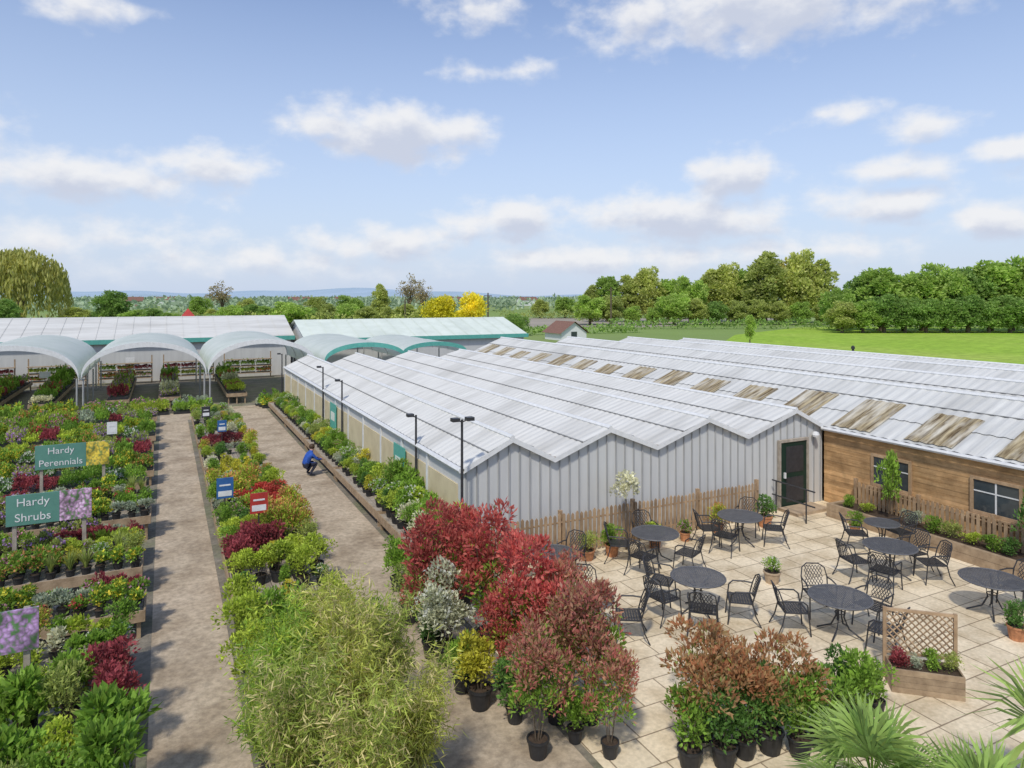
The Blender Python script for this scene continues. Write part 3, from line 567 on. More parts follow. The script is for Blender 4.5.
def gable(name,x0,x1,y0,y1,ze,zr,roof,wall,label,along='x',group=None,cat='building',trim=None):
    g=empty(name,((x0+x1)/2,(y0+y1)/2,0),label,cat,group);b=MB()
    if along=='x':
        ym=(y0+y1)/2
        for yy,f in ((y0,(0,1,2,3)),(y1,(3,2,1,0))): b.add([(x0,yy,0),(x1,yy,0),(x1,yy,ze),(x0,yy,ze)],[f])
        for xx,f in ((x0,(4,3,2,1,0)),(x1,(0,1,2,3,4))): b.add([(xx,y0,0),(xx,y1,0),(xx,y1,ze),(xx,ym,zr),(xx,y0,ze)],[f])
        b.build('wall',wall,g);b=MB();e=.3
        b.add([(x0-e,y0-e,ze-.08),(x1+e,y0-e,ze-.08),(x1+e,ym,zr+.05),(x0-e,ym,zr+.05),(x1+e,y1+e,ze-.08),(x0-e,y1+e,ze-.08)],[(0,1,2,3),(3,2,4,5)])
        k=x0+.5
        while k<x1: b.add([(k,y0-e,ze-.05),(k+.06,y0-e,ze-.05),(k+.06,ym,zr+.08),(k,ym,zr+.08)],[(0,1,2,3)]);k+=1.2
        b.build('roof',roof,g)
        if trim: b=MB();b.box(x0-e,x1+e,y0-e-.06,y0-e-.003,ze-.36,ze-.02);b.build('fascia',trim,g)
    else:
        xm=(x0+x1)/2
        for xx,f in ((x0,(3,2,1,0)),(x1,(0,1,2,3))): b.add([(xx,y0,0),(xx,y1,0),(xx,y1,ze),(xx,y0,ze)],[f])
        for yy,f in ((y0,(0,1,2,3,4)),(y1,(4,3,2,1,0))): b.add([(x0,yy,0),(x1,yy,0),(x1,yy,ze),(xm,yy,zr),(x0,yy,ze)],[f])
        b.build('wall',wall,g);b=MB();e=.4
        b.add([(x0-e,y0-e,ze-.15),(xm,y0-e,zr+.08),(xm,y1+e,zr+.08),(x0-e,y1+e,ze-.15),(x1+e,y0-e,ze-.15),(x1+e,y1+e,ze-.15)],[(0,1,2,3),(1,4,5,2)]);b.build('roof',roof,g)
    return g
gable('sales_shed',-34,9.5,61,72,3.3,4.8,M['roof'],M['clad'],'long white roofed shed behind the arched canopies on the left',trim=M['teal'])
gable('sales_shed',10.2,29.5,57,67,3.2,4.5,M['mint'],M['clad'],'mint roofed shed behind the grey building, centre left',trim=M['teal'])
x,y=dep(574,105);hs=gable('cottage',x-2.2,x+2.2,y,y+5,1.2,2.75,M['tile'],M['white'],'small white gabled cottage with red brown roof beyond the long roofs','y',cat='house')
wd=MB();wd.box(x-.5,x+.5,y-.05,y-.01,.5,1.3);wd.build('window',M['glass'],hs)
for i in range(6):
    xc=-12.4+i*3.17+(.5 if i%2 else 0)
    bench('display_bench',xc-.55,xc+.55,45.6,58,.6,f'display bench running back under the arched canopies, {ordw(i+1)} from the left','benches under the canopies')
    for j in range(11):
        kd=random.choice([0,0,1,2,4,6,1,9,11,12,0,5]);o=link('plant_tray',TM[kd],None,(xc,46.2+j*1.08,.601),math.pi/2,(1.7,1.02,random.uniform(1.3,2.8)));tag(o,f'tray of {SK[kd][0]} plants under the canopies, {ordw(i+1)} bench from left, {ordw(j+1)} from front','plant tray','trays under the canopies')
for i in range(9):
    for j in range(3):
        x_=-12.+i*2.25;y_=43.2+.6*j;kd=random.choice(KW)
        if -.6<x_<1.4 or 3.1<x_<5.6: continue
        o=link('plant_tray',TM[kd],None,(x_+random.uniform(-.2,.2),y_,.009),math.pi/2,(.95,1.9,random.uniform(1.4,2.6)));tag(o,f'tray of {SK[kd][0]} plants before the canopies, {ordw(i+1)} from left, {rowname[j]} row','plant tray','ground trays before the canopies')
for j in range(5):
    x0=-13+j*4.3;yb=59.6;g=empty('shelf_rack',(x0+1.8,yb,0),f'tall timber plant rack at the back of the canopies, {ordw(j+1)} from the left','rack','plant racks under the canopies')
    for z in (.4,.95,1.5): b=MB();b.box(x0,x0+3.6,yb-.2,yb+.2,z,z+.05);b.build('shelf',M['wood'],g)
    for xx in (x0,x0+3.5): b=MB();b.box(xx,xx+.08,yb+.201,yb+.26,0.004,2.1);b.build('upright',M['wood'],g)
    for q,z in enumerate((.45,1.)):
        for s_ in range(3):
            kd=random.choice([0,1,2,6,11]);o=link('plant_tray',TM[kd],None,(x0+.65+s_*1.15,yb,z+.001),math.pi/2,(.38,1.05,1.3));tag(o,f'tray of {SK[kd][0]} plants, {ordw(j+1)} rack, {["lower","upper"][q]} shelf, {ordw(s_+1)} from left','plant tray','trays on the racks')
x,y=dep(188,100);g=empty('play_tower',(x,y,0),'small red and blue play tower showing above the long white shed roof','play equipment')
for xx in(-.7,.7):
    for yy in(-.7,.7): b=MB();b.box(x+xx-.07,x+xx+.07,y+yy-.07,y+yy+.07,0,3.6);b.build('post',M['blue'],g)
b=MB();b.add([(x-1,y-1,3.6),(x+1,y-1,3.6),(x+1,y+1,3.6),(x-1,y+1,3.6),(x,y,4.9)],[(0,1,4),(1,2,4),(2,3,4),(3,0,4)]);b.build('roof',M['red'],g)
b=MB();b.box(x-.8,x+.8,y-.8,y+.8,1.6,1.75);b.add([(x+.8,y-.4,1.75),(x+3.4,y-.4,.3),(x+3.4,y+.4,.3),(x+.8,y+.4,1.75)],[(0,1,2,3)]);b.build('slide',M['blue'],g)
# ---------------------------------------------------------------- fences, bed, rail
def picket(x0,y0,x1,y1,z0,h,label,step=.13,group=None):
    g=empty('picket_fence',((x0+x1)/2,(y0+y1)/2,0),label,'fence',group);L=math.hypot(x1-x0,y1-y0);n=int(L/step);dx,dy=(x1-x0)/L,(y1-y0)/L
    b=MB()
    for i in range(n):
        s=(i+.5)*step;cx,cy=x0+dx*s,y0+dy*s;hh=h*random.uniform(.97,1.02);w_=.04;t=.01;px_,py_=-dy*t,dx*t
        P=[(cx-dx*w_,cy-dy*w_),(cx+dx*w_,cy+dy*w_)];V=[]
        for sg in (-1,1): V+=[(P[0][0]+px_*sg,P[0][1]+py_*sg,z0+.05),(P[1][0]+px_*sg,P[1][1]+py_*sg,z0+.05),(P[1][0]+px_*sg,P[1][1]+py_*sg,z0+hh-.05),(cx+px_*sg,cy+py_*sg,z0+hh),(P[0][0]+px_*sg,P[0][1]+py_*sg,z0+hh-.05)]
        b.add(V,[(0,1,2,3,4),(9,8,7,6,5),(0,5,6,1),(1,6,7,2),(2,7,8,3),(3,8,9,4),(4,9,5,0)])
    b.build('pickets',M['fence'],g)
    for zz in (.25,.78):
        b=MB();ox,oy=-dy*.035,dx*.035;b.tube([(x0+ox,y0+oy,z0+h*zz),(x1+ox,y1+oy,z0+h*zz)],.025,4);b.build('rail',M['fence'],g)
    m=max(2,int(L/1.8)+1)
    for i in range(m):
        cx,cy=x0+(x1-x0)*i/(m-1)-dy*.1,y0+(y1-y0)*i/(m-1)+dx*.1;b=MB();b.box(cx-.045,cx+.045,cy-.045,cy+.045,z0+.004,z0+h+.05);b.build('post',M['fence'],g)
picket(6.7,15.15,15.6,15.15,.0,1.08,'brown picket fence along the grey cladding behind the patio tables')
picket(18.45,14.2,18.45,4.5,.3,.72,'brown picket fence behind the raised bed along the timber wall')
g=empty('raised_bed',(18.2,9.5,0),'raised timber edged bed along the foot of the timber wall','planter')
b=MB()
for i in range(2): b.box(17.55,17.67,4.5,14.3,.013+i*.2,.205+i*.2)
b.build('edge_board',M['wood'],g)
b=MB();b.box(17.55,18.7,14.305,14.42,.013,.4);b.build('edge_board',M['wood'],g)
b=MB();b.box(17.675,18.72,4.5,14.3,.013,.34);b.build('soil',M['soil'],g)
for y,k,s,sz,t in [(14.0,'green',.6,.8,'low green shrub at the door end of the raised bed'),(13.4,'lime',.55,.8,'small lime shrub left of the tall shrub on the raised bed'),(12.75,'green',.9,2.1,'tall narrow green shrub on the raised bed beside the first window'),(12.05,'silver',.85,.85,'silver grey mound on the raised bed just right of the tall shrub'),(11.5,'green',.7,.8,'low green mound in the middle of the raised bed'),(11.0,'olive',.7,.75,'olive mound in the middle of the raised bed, left of the lime one'),(10.5,'lime',.6,.8,'lime green mound below the second window'),(10.0,'green',.7,.7,'low green plant below the second window, right side'),(9.6,'deep',.7,.8,'low dark green plant on the raised bed left of the edge shrub'),(9.1,'deep',1.1,1.7,'tall dark shrub on the raised bed at the right edge'),(8.2,'olive',.8,1.2,'olive shrub on the raised bed just outside the photo')]:
    put(k,18.0,y,.2,s,t,'bed_shrub',None,None,True,sz=sz)
g=empty('handrail',(16.2,14.9,0),'dark tubular handrail beside the step left of the green door','handrail')
for y_ in (14.2,15.3): b=MB();b.tube([(16.45,y_,.013),(16.45,y_,.98)],.022,6);b.build('post',M['dark'],g)
for z_ in (.55,.98): b=MB();b.tube([(16.45,13.9,z_),(16.45,15.45,z_)],.022,6);b.build('rail',M['dark'],g)
g=empty('doorstep',(17.4,15.1,0),'pale concrete step below the dark green door','step');b=MB();b.box(16.7,18.1,14.75,15.45,.013,.1);b.build('tread',M['stone'],g)
# trellis planter
TZ=R(-42);x,y=at(924,690);TS=.92;g=empty('trellis_planter',(x,y,.013),'wooden planter box with a lattice trellis at the right of the patio','planter',rz=TZ,s=TS)
b=MB()
for i in range(4): b.box(-.58,.58,-.25,-.22,i*.105,i*.105+.1);b.box(-.58,.58,.22,.25,i*.105,i*.105+.1);b.box(-.58,-.55,-.218,.218,i*.105,i*.105+.1);b.box(.55,.58,-.218,.218,i*.105,i*.105+.1)
b.build('box',M['wood'],g,False)
b=MB();b.box(-.545,.545,-.215,.215,.02,.37);b.build('soil',M['soil'],g,False)
b=MB()
for i in range(-7,16):
    for sg in (1,-1):
        xa=-.56+i*.125 if sg>0 else .56-i*.125
        a0=max(-.54,min(.54,xa));za=.5+abs(a0-xa);xe=xa+sg*.74;e0=max(-.54,min(.54,xe));ze=.5+.74-abs(e0-xe)
        if ze>za+.03: b.tube([(a0,.27+.008*sg,za),(e0,.27+.008*sg,ze)],.014,4)
b.build('trellis',M['fence'],g,False)
b=MB()
for xx in(-.58,.58): b.box(xx-.03,xx+.03,.252,.305,0,1.3)
b.box(-.55,.55,.255,.3,1.24,1.29);b.box(-.55,.55,.255,.3,.46,.5);b.build('trellis_frame',M['fence'],g,False)
for i,(ox,k,t) in enumerate([(-.4,'maroon','maroon plant at the left end of the trellis planter'),(-.14,'silver','silver plant left of the middle of the trellis planter'),(.13,'green','green plant right of the middle of the trellis planter'),(.38,'olive','olive plant at the right end of the trellis planter')]):
    put(k,x+ox*math.cos(TZ),y+ox*math.sin(TZ),.2,.45,t,'planter_plant',None,None,False)
def potted(px,py,k,s,t,pot=PT,sz=1): xx,yy=at(px,py);put(k,xx,min(yy,14.75) if px<830 else yy,.013,s,t,'terracotta_planter',None,pot,True,sz=sz,cat='pot plant')
potted(587,560,'olive',.8,'terracotta pot with sparse olive plant before the picket fence',sz=.8)
potted(612,556,'green',.75,'terracotta pot with leafy green plant before the picket fence')
potted(655,548,'lime',.7,'terracotta pot with lime plant before the picket fence behind a table')
potted(685,541,'pinkf',.6,'terracotta pot with pink flowers before the picket fence')
potted(718,533,'rust',.65,'terracotta pot with orange tinged plant near the end of the picket fence')
potted(765,527,'deep',.85,'dark green potted shrub beside the handrail at the door')
potted(855,534,'green',.6,'terracotta pot with green plant at the end of the raised bed')
potted(772,583,'white',.62,'buff stone pot with low white flowers standing alone on the patio',pot_mesh(.3,.42,M['stone']))
potted(1017,640,'deep',.7,'dark green potted shrub at the right edge of the patio')
x,y=at(628,551);st=MB();st.tube([(0,0,0),(.02,0,.9),(0,.02,1.35)],[.025,.02,.015],6);fo=MB();bush(fo,.75,.75,8,520,.09,.06,0,1.2,.1,cl=.26)
g=empty('standard_tree',(x,14.8,.013),'cream leaved little standard tree before the grey wall and fence','tree');link('crown',fo.mesh('crown',LM['varie']),g);link('trunk',st.mesh('trunk',M['bark']),g)
# ---------------------------------------------------------------- tables and chairs
b=MB();r0=.55
for i in range(-15,16):
    c=i*.036;hl=math.sqrt(max(0,r0*r0-c*c))
    if hl>.03: b.box(c-.0085,c+.0085,-hl,hl,.716,.722);b.box(-hl,hl,c-.0085,c+.0085,.7225,.728)
ttop=b.mesh('tabletop',M['tabletop'])
b=MB();b.tube([(r0*math.cos(q*.2618),r0*math.sin(q*.2618),.72) for q in range(25)],.017,6);trim=b.mesh('rim',M['tabletop'])
tlegs=[]
for i in range(4):
    a=R(45+90*i);b=MB();b.tube([(math.cos(a)*q,math.sin(a)*q,z) for q,z in ((.32,.71),(.1,.55),(.07,.35),(.16,.15),(.42,.015))],.016,6);tlegs.append(b.mesh('leg',M['dark']))
b=MB();b.tube([(.09*math.cos(q*.5236),.09*math.sin(q*.5236),.42) for q in range(13)],.01,5);tring=b.mesh('brace_ring',M['dark'])
b=MB()
for i in range(9): q=-.22+i*.055;b.box(q-.014,q+.014,-.2,.24,.428,.436);b.box(-.24,.24,-.19+i*.05,-.165+i*.05,.4365,.442)
b.tube([(-.25,-.21,.43),(-.25,.24,.43),(.25,.24,.43),(.25,-.21,.43),(-.25,-.21,.43)],.014,5);cseat=b.mesh('seat',M['dark'])
b=MB()
def bk(u,v): return (u,-.2-.13*v-.05*(1-(u/.25)**2)*1.,.45+.45*v)
out=[bk(-.25,0),bk(-.26,.5),bk(-.23,.85),bk(-.12,1.),bk(.12,1.),bk(.23,.85),bk(.26,.5),bk(.25,0)]
b.tube(out,.014,5)
for i in range(-6,7):
    for sg in (1,-1):
        u0=i*.06;pts=[]
        for q in range(5):
            u=u0+sg*q*.06;v=.04+q*.22
            if abs(u)<.235 and v<=.97: pts.append(bk(u,v))
        if len(pts)>1: b.tube(pts,.0075,4)
b.tube([bk(-.25,.06),bk(0,.06),bk(.25,.06)],.01,4);cback=b.mesh('backrest',M['dark'])
carm=[];cleg=[]
for s_ in (-1,1):
    b=MB();b.tube([(s_*.26,-.27,.66),(s_*.29,-.1,.67),(s_*.295,.12,.665),(s_*.28,.2,.6)],.015,6);carm.append(b.mesh('armrest',M['dark']))
    b=MB();b.tube([(s_*.28,.2,.6),(s_*.255,.225,.43),(s_*.27,.27,.0)],.014,6);cleg.append(b.mesh('leg',M['dark']))
    b=MB();b.tube([(s_*.25,-.2,.45),(s_*.265,-.26,.2),(s_*.29,-.36,.0)],.014,6);cleg.append(b.mesh('leg',M['dark']))
TB=[(655,533,1.03,'the table nearest the cream standard tree',[172,95,322,240]),(740,516,1.03,'the table nearest the green door',[185,228,355,60]),(698,577,1.,'the table in the patio middle',[200,262,335,140]),(840,597,1.03,'the table nearest the trellis planter',[168,305,22,92]),(890,546,1.03,'the table left of the silver mound',[185,235,345,30]),(882,523,.75,'the smallest table by the first window',[170,20]),(992,579,1.06,'the table at the right edge',[25,310]),(585,598,1.,'the nearer table behind red shrubs',[88,355,180]),(553,553,.95,'the farther table behind red shrubs',[55,150])]
for px,py,s,tn,angs in TB:
    x,y=at(px,py,.73);x=min(x,16.75);g=empty('patio_table',(x,y,.013),'round dark metal mesh table, '+tn,'table','round patio tables',random.uniform(0,1.5));g.scale=(s,s,1)
    link('tabletop',ttop,g);link('rim',trim,g);link('brace_ring',tring,g)
    for l in tlegs: link('leg',l,g)
    for a in angs:
        dd=RT*math.cos(R(a))+FW*math.sin(R(a));cx,cy=x+dd[0]*.84*s,y+dd[1]*.84*s;nm=['right','far right','far','far left','left','near left','near','near right'][int(((a+22.5)%360)//45)]
        rz=math.atan2(-dd[1],-dd[0])-math.pi/2+random.uniform(-.25,.25)
        c=empty('patio_chair',(cx,min(cy,14.6),.013),f'dark metal chair on the {nm} side of {tn}','chair','patio chairs',rz)
        link('seat',cseat,c);link('backrest',cback,c)
        for q in carm: link('armrest',q,c)
        for q in cleg: link('leg',q,c)
# ---------------------------------------------------------------- signs
def text_part(parent,txt,size,x,y,z,mat):
    cu=bpy.data.curves.new('lettering','FONT');cu.body=txt;cu.size=size;cu.align_x='CENTER';cu.align_y='CENTER';cu.extrude=.003
    t=bpy.data.objects.new('temp',cu);col.objects.link(t);bpy.context.view_layer.update()
    me=bpy.data.meshes.new_from_object(t.evaluated_get(bpy.context.evaluated_depsgraph_get()));bpy.data.objects.remove(t)
    me.materials.clear();me.materials.append(mat);o=bpy.data.objects.new('lettering',me);col.objects.link(o);o.parent=parent;o.location=(x,y,z);o.rotation_euler=(R(90),0,0)
def bigsign(x0,x1,y,z0,z1,lines,pic,label,px=.62,ts=.27):
    g=empty('bed_sign',((x0+x1)/2,y,0),label,'sign',None);xp=x1-px
    b=MB();b.box(x0,xp-.004,y-.02,y+.02,z0,z1);b.build('panel',M['signg'],g)
    b=MB();b.box(xp,x1,y-.02,y+.02,z0,z1);b.build('picture',pic,g)
    for xx in (x0+.15,x1-.15): b=MB();b.box(xx-.04,xx+.04,y+.022,y+.09,.004,z1);b.build('post',M['greywood'],g)
    for i,l in enumerate(lines): text_part(g,l,ts,(x0+xp)/2-(x0+x1)/2,-.026,z1-(z1-z0)*(i+.52)/len(lines),M['white'])
bigsign(-3.38,-1.5,24.45,1.45,2.15,['Hardy','Perennials'],M['pic2'],'green sign reading Hardy Perennials above the left benches',.6)
bigsign(-3.12,-1.5,18.7,1.45,2.12,['Hardy','Shrubs'],M['pic1'],'green sign reading Hardy Shrubs with pink flower picture, left benches',.62,.25)
bigsign(-3.6,-1.62,12.05,1.45,2.05,[],M['pic3'],'green sign with purple flower picture at the left edge, nearest')
def info(px,py,z,m,label,w_=.34,h=.46):
    x,y=at(px,py,z);g=empty('info_sign',(x,y,0),label,'sign','small info signs');b=MB();b.box(x-w_/2,x+w_/2,y-.015,y+.015,z-h/2,z+h/2);b.build('panel',M[m],g)
    b=MB();b.box(x-w_/2+.04,x+w_/2-.04,y-.02,y-.0155,z-h/2+.06,z-h/2+.2);b.build('notice',M['white'],g)
    b=MB();b.box(x-w_/2+.07,x+w_/2-.07,y-.021,y-.0155,z+.06,z+.1);b.build('notice',M['white'],g)
    b=MB();b.tube([(x,y+.035,.004),(x,y+.035,z+h/2)],.018,5);b.build('post',M['dark'],g)
info(225,488,1.35,'blue','blue info sign among the shrubs between the paths, left one',.42,.55);info(259,503,1.6,'red','red info sign among the shrubs between the paths, nearest the camera',.4,.48)
info(206,412,1.5,'dark','small dark sign far along the bed between the paths');info(222,426,1.3,'blue','small blue sign far along the bed between the paths');info(112,428,1.5,'white','small white sign beside the path before the canopies')
info(45,375,1.6,'white','white notice under the leftmost canopy',.6,.4);info(130,360,1.7,'white','white notice under the second canopy',.6,.4)
for y,l in ((29.5,'teal banner on the long side wall of the grey building, far one'),(20.3,'teal banner on the long side wall of the grey building, near one')):
    g=empty('wall_banner',(6.3,y,0),l,'banner','teal wall banners');b=MB();b.box(6.29,6.32,y-.55,y+.55,1.0,2.05);b.build('panel',M['teal'],g);b=MB();b.box(6.282,6.289,y-.35,y+.35,1.35,1.7);b.build('notice',M['mint'],g)
# ---------------------------------------------------------------- lamp posts and poles
def lamp(px,x,h,label,two=0):
    u=(px-512)/F;t=x/(FW[0]+RT[0]*u);y=t*(FW[1]+RT[1]*u)
    g=empty('lamp_post',(x,y,0),label,'lamp post','black lamp posts along the grey building');b=MB();b.tube([(x,y,.004),(x,y,.3),(x,y,h)],[.05,.04,.03],8);b.build('pole',M['dark'],g)
    for s_ in ((-1,1) if two else (-1,)):
        b=MB();b.tube([(x,y,h-.06),(x+s_*.12,y-.06,h)],.016,5);b.build('arm',M['dark'],g)
        b=MB();b.box(x+s_*.18-.09,x+s_*.18+.09,y-.12,y+.06,h-.03,h+.05);b.build('lamp_head',M['dark'],g)
lamp(462,6.2,3.65,'tallest black lamp post with two heads at the building corner',1);lamp(416,6.3,3.2,'black lamp post second nearest along the grey side wall');lamp(342,6.3,3.2,'black lamp post third along the grey side wall');lamp(323,6.3,3.4,'farthest black lamp post along the grey side wall');lamp(282,6.3,3.1,'black lamp post at the far end of the grey side wall')
for px,d,h,t in ((611,150,8.6,'dark telegraph pole before the right hand trees'),(488,150,7.4,'dark telegraph pole right of the yellow trees'),(405,160,6,'slim telegraph pole left of the yellow trees')):
    x,y=dep(px,d);g=empty('telegraph_pole',(x,y,0),t,'pole','telegraph poles');b=MB();b.tube([(x,y,0),(x,y,h)],[.2,.14],6);b.build('pole',M['bark'],g);b=MB();b.box(x-.9,x+.9,y-.08,y+.08,h-.7,h-.55);b.build('crossarm',M['bark'],g)
x,y=dep(853,62);g=empty('marker_post',(x,y,0),'black post standing on the lawn behind the long roofs','post');b=MB();b.tube([(x,y,0),(x,y,1.9)],.1,8);b.build('pole',M['dark'],g);b=MB();b.lathe([(.16,0),(.16,.2),(.05,.3)],8,0,(x,y,1.9));b.build('cap',M['dark'],g)
# ---------------------------------------------------------------- trees
def tree_proto(kind,leaf):
    b=MB();t=MB();mats=[LM[leaf]]
    if kind=='broad':
        t.tube([(0,0,0),(.1,0,1.6),(0,.1,4)],[.35,.28,.18],7);C=bush(b,9.4,8.4,80,7500,.46,.3,0,.5,.25,.4,cl=.11,taper=.35)
    elif kind=='tall':
        t.tube([(0,0,0),(.1,0,2.5),(0,.1,6)],[.28,.22,.12],7);C=bush(b,9.4,5.2,60,5600,.42,.27,0,.5,.3,.4,cl=.135,taper=.5)
    elif kind=='sparse':
        t.tube([(0,0,0),(.05,0,3),(0,.1,7)],[.22,.16,.06],6);C=bush(b,7.4,5.2,26,1100,.42,.2,0,2.2,.2,.4,cl=.18)
    elif kind=='round':
        t.tube([(0,0,0),(0,0,2),(0,.1,5)],[.3,.25,.12],6);C=bush(b,9.6,9.6,40,5500,.52,.38,0,.3,.2,.45,cl=.18)
    else:
        t.tube([(0,0,0),(.2,0,2.5),(0,.3,6)],[.5,.42,.25],8);C=bush(b,4.4,7.6,26,1500,.5,.24,0,5.2,0,.4,cl=.2)
        for i in range(420):
            q=rdir(1)[0];q[2]=abs(q[2]);s=np.array([q[0]*4.6,q[1]*4.6,6.0+q[2]*3.5]);l=random.uniform(2.5,7.)*(.5+.5*math.hypot(q[0],q[1]));m=17
            f=rg.random(m);pp=s+np.stack([q[0]*.6*f,q[1]*.6*f,-l*f],1)+rg.normal(size=(m,3))*.15;pp[:,2]=np.maximum(pp[:,2],.4);b.leaves(pp,rdir(m)*.35+np.array([0,0,-1.]),.7,.2)
    for i in range(8):
        c=C[(i*3)%len(C)];t.tube([(0,0,2.+.3*i if kind!='round' else 1.),tuple(c*np.array([.5,.5,.85])),tuple(c)],[.12,.08,.03],5)
    return b.mesh('crown',mats),t.mesh('trunk',M['bark'])
TP={('broad','tg1'):0,('broad','tg2'):0,('tall','tg2'):0,('tall','tg1'):0,('broad','tg3'):0,('sparse','tbar'):0,('round','tyel'):0,('willow','twil'):0,('round','tg3'):0,('tall','twil'):0}
for k in TP: TP[k]=tree_proto(*k)
def tree(px,top,base_,k,wd,label,name='tree',group=None):
    d=H*F/(base_-HY);h=H-(top-HY)*d/F if top>HY else H+(HY-top)*d/F
    x,y=dep(px,d);r=empty(name,(x,y,0),label,'tree',group,random.uniform(0,6.28));r.scale=(h/10*wd,h/10*wd,h/10);link('crown',TP[k][0],r);link('trunk',TP[k][1],r)
tree(20,243,327,('willow','twil'),1.02,'large golden weeping willow at the left edge of the photo','willow_tree')
tree(-45,262,326,('broad','tg2'),1,'olive tree left of the willow, beyond the edge of the photo')
for px,t,bs,k,w_,l in [(112,288,326,('broad','tg3'),1.3,'dark green tree right of the willow'),(5,296,330,('broad','tg3'),1.2,'dark green tree in front of the willow at the left edge'),(200,294,323,('broad','tg1'),1.1,'bright green small tree left of the brownish tree'),(222,281,322,('sparse','tbar'),1.4,'thinly leaved brownish tree above the white shed roof'),(248,298,322,('broad','tg2'),1.4,'small olive tree right of the brownish tree'),(285,300,322,('broad','tg3'),1.7,'low dark tree fourth left of the yellow trees'),(318,296,322,('broad','tg2'),1.6,'low olive tree third left of the yellow trees'),(350,293,322,('broad','tg1'),1.4,'fresh green tree second left of the tall narrow tree'),(380,283,322,('tall','tg2'),1.1,'tall narrow tree left of the bare tree'),(410,274,322,('sparse','tbar'),1.,'nearly bare tree left of the yellow trees'),(423,280,323,('sparse','tbar'),.9,'second nearly bare tree just left of the yellow trees'),(439,296,334,('round','tyel'),1.05,'bright yellow flowering tree, left of the two'),(473,293,335,('round','tyel'),.92,'bright yellow flowering tree, right of the two'),(515,313,336,('round','tg3'),1.4,'dark green rounded bush right of the yellow trees'),(540,299,318,('broad','tg2'),1.5,'low olive tree above the white cottage, left'),(565,295,318,('broad','tg1'),1.4,'low green tree above the white cottage, right')]:
    tree(px,t,bs,k,w_,l)
kk=[('broad','tg1'),('broad','tg2'),('broad','tg3')]
for i in range(20):
    px=75+i*19.5;tree(px,304+random.uniform(-5,4) if px>225 else 309+random.uniform(-3,3),324+random.uniform(0,5),random.choice(kk),random.uniform(1.5,2.1),f'bushy tree in the row behind the left sheds, {ordw(i+1)} from the left',group='bushy trees behind the left sheds')
rt=[(592,284,322,('tall','tg2'),1.2),(608,272,322,('tall','tg1'),1.3),(628,274,322,('tall','tg2'),1.4),(648,266,322,('broad','tg2'),.9),(668,275,322,('tall','tg1'),1.4),(690,272,323,('broad','tg1'),.95),(710,268,322,('tall','tg2'),1.4),(728,262,322,('broad','tg2'),.9),(748,264,322,('tall','tg1'),1.4),(765,250,323,('tall','tg2'),1.3),(783,256,322,('tall','twil'),1.2),(803,249,323,('broad','tg2'),.85),(822,258,323,('tall','tg2'),1.2),(838,284,331,('broad','tg1'),1.1),(862,270,330,('broad','tg3'),.95),(880,262,331,('tall','tg1'),1.5),(903,270,331,('broad','tg1'),1.),(922,266,331,('tall','tg3' if False else 'tg1'),1.5),(945,257,331,('broad','tg1'),1.),(968,262,331,('broad','tg3'),1.),(990,254,331,('tall','tg1'),1.5),(1012,250,331,('broad','tg1'),1.),(1035,255,331,('broad','tg3'),1.),(1060,250,331,('broad','tg1'),1.)]
kn={'tg1':'fresh green','tg2':'olive green','tg3':'dark green','twil':'golden brown'}
for i,(px,t,bs,k,w_) in enumerate(rt): tree(px,t,bs,k,w_,f'{kn[k[1]]} {"broad" if k[0]=="broad" else "tall narrow"} tree in the right hand tree line, {ordw(i+1)} from the left',group='trees along the right of the lawn')
for i in range(22): 
    px=590+i*21;tree(px,298+random.uniform(-8,8),325 if px<830 else 333,random.choice(kk),random.uniform(1.2,1.6),f'low bush at the foot of the right hand tree line, {ordw(i+1)} from the left','bush','bushes below the right tree line')
tree(750,312,346,('tall','tg1'),.75,'young slender tree on the lawn behind the long roofs','young_tree')
def hedge(pxa,pxb,da,db,h,w_,label,leaf='tg3'):
    p,q=np.array(dep(pxa,da)),np.array(dep(pxb,db));L=np.linalg.norm(q-p);n=int(L*32);f=rg.random(n);P=p+(q-p)*f[:,None];b=MB()
    z=h*(.75+.35*np.sin(f*L*.35+1)**2)*rg.random(n)**.6;pp=np.stack([P[:,0]+rg.normal(size=n)*w_*.35,P[:,1]+rg.normal(size=n)*w_*.35,z],1);b.leaves(pp,rdir(n)+np.array([0,0,.4]),.55,.35);o=b.build('hedge',LM[leaf],None,loc=(float(p[0]),float(p[1]),0));tag(o,label,'hedge')
hedge(610,860,142,142,1.9,1.5,'dark clipped hedge along the far side of the lawn');hedge(500,700,205,225,2.2,2,'far hedge between the bare field and the right trees','tg2');hedge(500,640,118,128,1.5,1.5,'low hedge beside the white cottage');hedge(240,440,152,150,3.,3.,'mixed hedge behind the white shed roofs','tg2');hedge(60,250,165,160,2.4,2.5,'long hedge behind the shed at left')
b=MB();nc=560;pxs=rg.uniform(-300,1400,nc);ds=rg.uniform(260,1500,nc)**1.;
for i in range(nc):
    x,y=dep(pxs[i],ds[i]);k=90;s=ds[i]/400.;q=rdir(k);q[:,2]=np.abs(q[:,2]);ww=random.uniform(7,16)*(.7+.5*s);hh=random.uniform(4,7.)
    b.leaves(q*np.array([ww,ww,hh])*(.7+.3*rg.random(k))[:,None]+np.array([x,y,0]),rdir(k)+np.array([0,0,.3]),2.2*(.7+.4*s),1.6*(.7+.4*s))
o=b.build('far_woods',LM['thaze']);o['kind']='stuff';tag(o,'hazy distant woods and hedgerows along the horizon','trees')
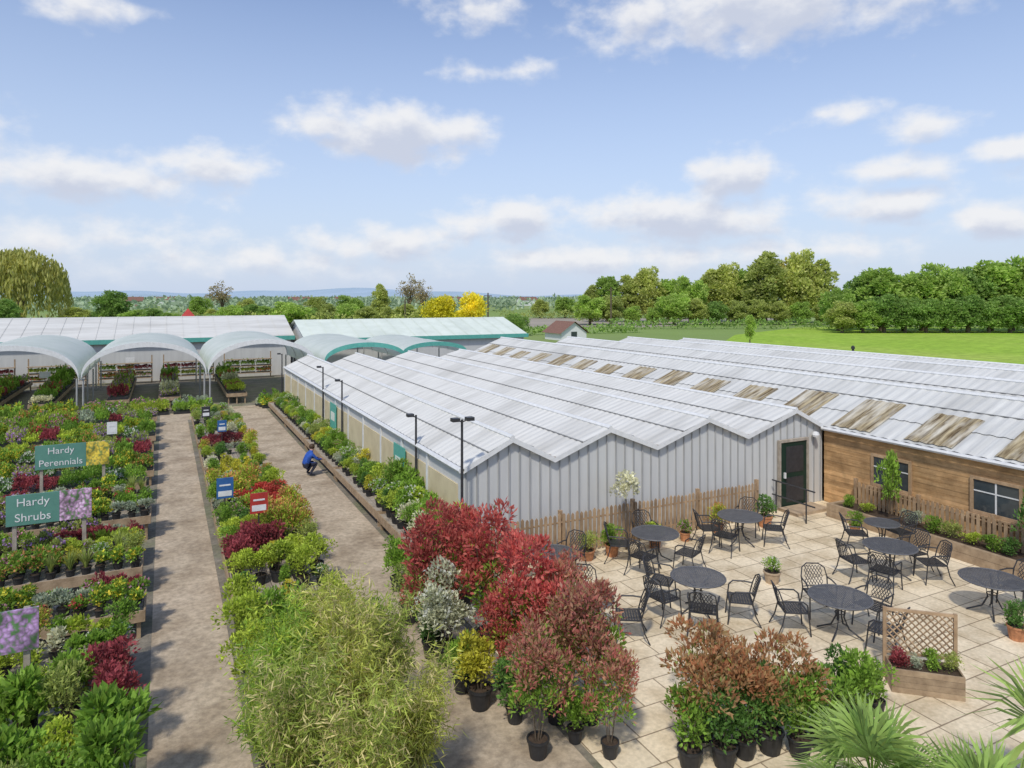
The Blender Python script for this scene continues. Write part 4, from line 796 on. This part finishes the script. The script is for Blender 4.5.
for i,(px,d) in enumerate(((130,420),(165,520),(300,480),(345,560),(455,600),(530,520))):
    x,y=dep(px,d);gable('far_house',x-7,x+7,y,y+8,4.2,6.6,M['tile'],M['white'] if i%2 else M['brick'],f'distant {"white" if i%2 else "brick"} house among hazy trees, {ordw(i+1)} from the left','x','far houses','house')
# ---------------------------------------------------------------- person crouching by the staging
def person(x,y,rz):
    J={'pel':(-.1,0,.40,.14),'sp':(-.02,0,.58,.135),'ch':(.1,0,.76,.15),'nk':(.17,0,.9,.055),'hd':(.21,0,1.0,.085),'ht':(.24,0,1.1,.075)}
    for s,n in ((1,'l'),(-1,'r')):
        J.update({'hip'+n:(-.06,s*.1,.38,.1),'kn'+n:(.32,s*.15,.47,.065),'an'+n:(.06,s*.13,.1,.042),'to'+n:(.24,s*.15,.05,.035),'sh'+n:(.12,s*.18,.8,.062),'el'+n:(.3,s*.24,.6,.045),'wr'+n:(.5,s*.14,.58,.03),'ha'+n:(.57,s*.12,.57,.033)})
    ks=list(J);E_=[('pel','sp'),('sp','ch'),('ch','nk'),('nk','hd'),('hd','ht')]
    for n in 'lr': E_+=[('pel','hip'+n),('hip'+n,'kn'+n),('kn'+n,'an'+n),('an'+n,'to'+n),('ch','sh'+n),('sh'+n,'el'+n),('el'+n,'wr'+n),('wr'+n,'ha'+n)]
    V=[J[k][:3] for k in ks];E2_=[(ks.index(a),ks.index(b_)) for a,b_ in E_]
    me=bpy.data.meshes.new('body');me.from_pydata(V,E2_,[]);o=bpy.data.objects.new('body',me);col.objects.link(o)
    m=o.modifiers.new('s','SKIN');m2=o.modifiers.new('d','SUBSURF');m2.levels=2;m2.render_levels=2
    for i,k in enumerate(ks): me.skin_vertices[0].data[i].radius=(J[k][3],)*2;me.skin_vertices[0].data[i].use_root=(i==0)
    bpy.context.view_layer.update();fm=bpy.data.meshes.new_from_object(o.evaluated_get(bpy.context.evaluated_depsgraph_get()));bpy.data.objects.remove(o)
    fm.materials.clear()
    for q in ('jacket','trous','skin'): fm.materials.append(M[q])
    for p in fm.polygons:
        c=p.center;p.use_smooth=True
        p.material_index=2 if c.z>.93 or (c.x>.49 and .5<c.z<.66) else (1 if (c.z<.5) else 0)
    r=empty('person',(x,y,.009),'person in blue top and dark trousers crouching beside the wall staging','person',None,rz);link('body',fm,r)
    h=MB();h.lathe([(.02,-.02),(.09,.01),(.105,.07),(.085,.13),(.03,.165)],12,0,(.19,0,.99));h.build('hair',M['hair'],r,False,True)
    for s in (1,-1):
        h=MB()
        for i in range(5): a=-.028+i*.014;h.tube([(.585,s*.12+a,.57),(.62+.006*(2-abs(i-2)),s*.12+a*1.2,.56),(.645+.008*(2-abs(i-2)),s*.12+a*1.2,.54)],[.009,.008,.006],5)
        h.build('hand',M['skin'],r,False,True)
person(4.62,26.,R(15))
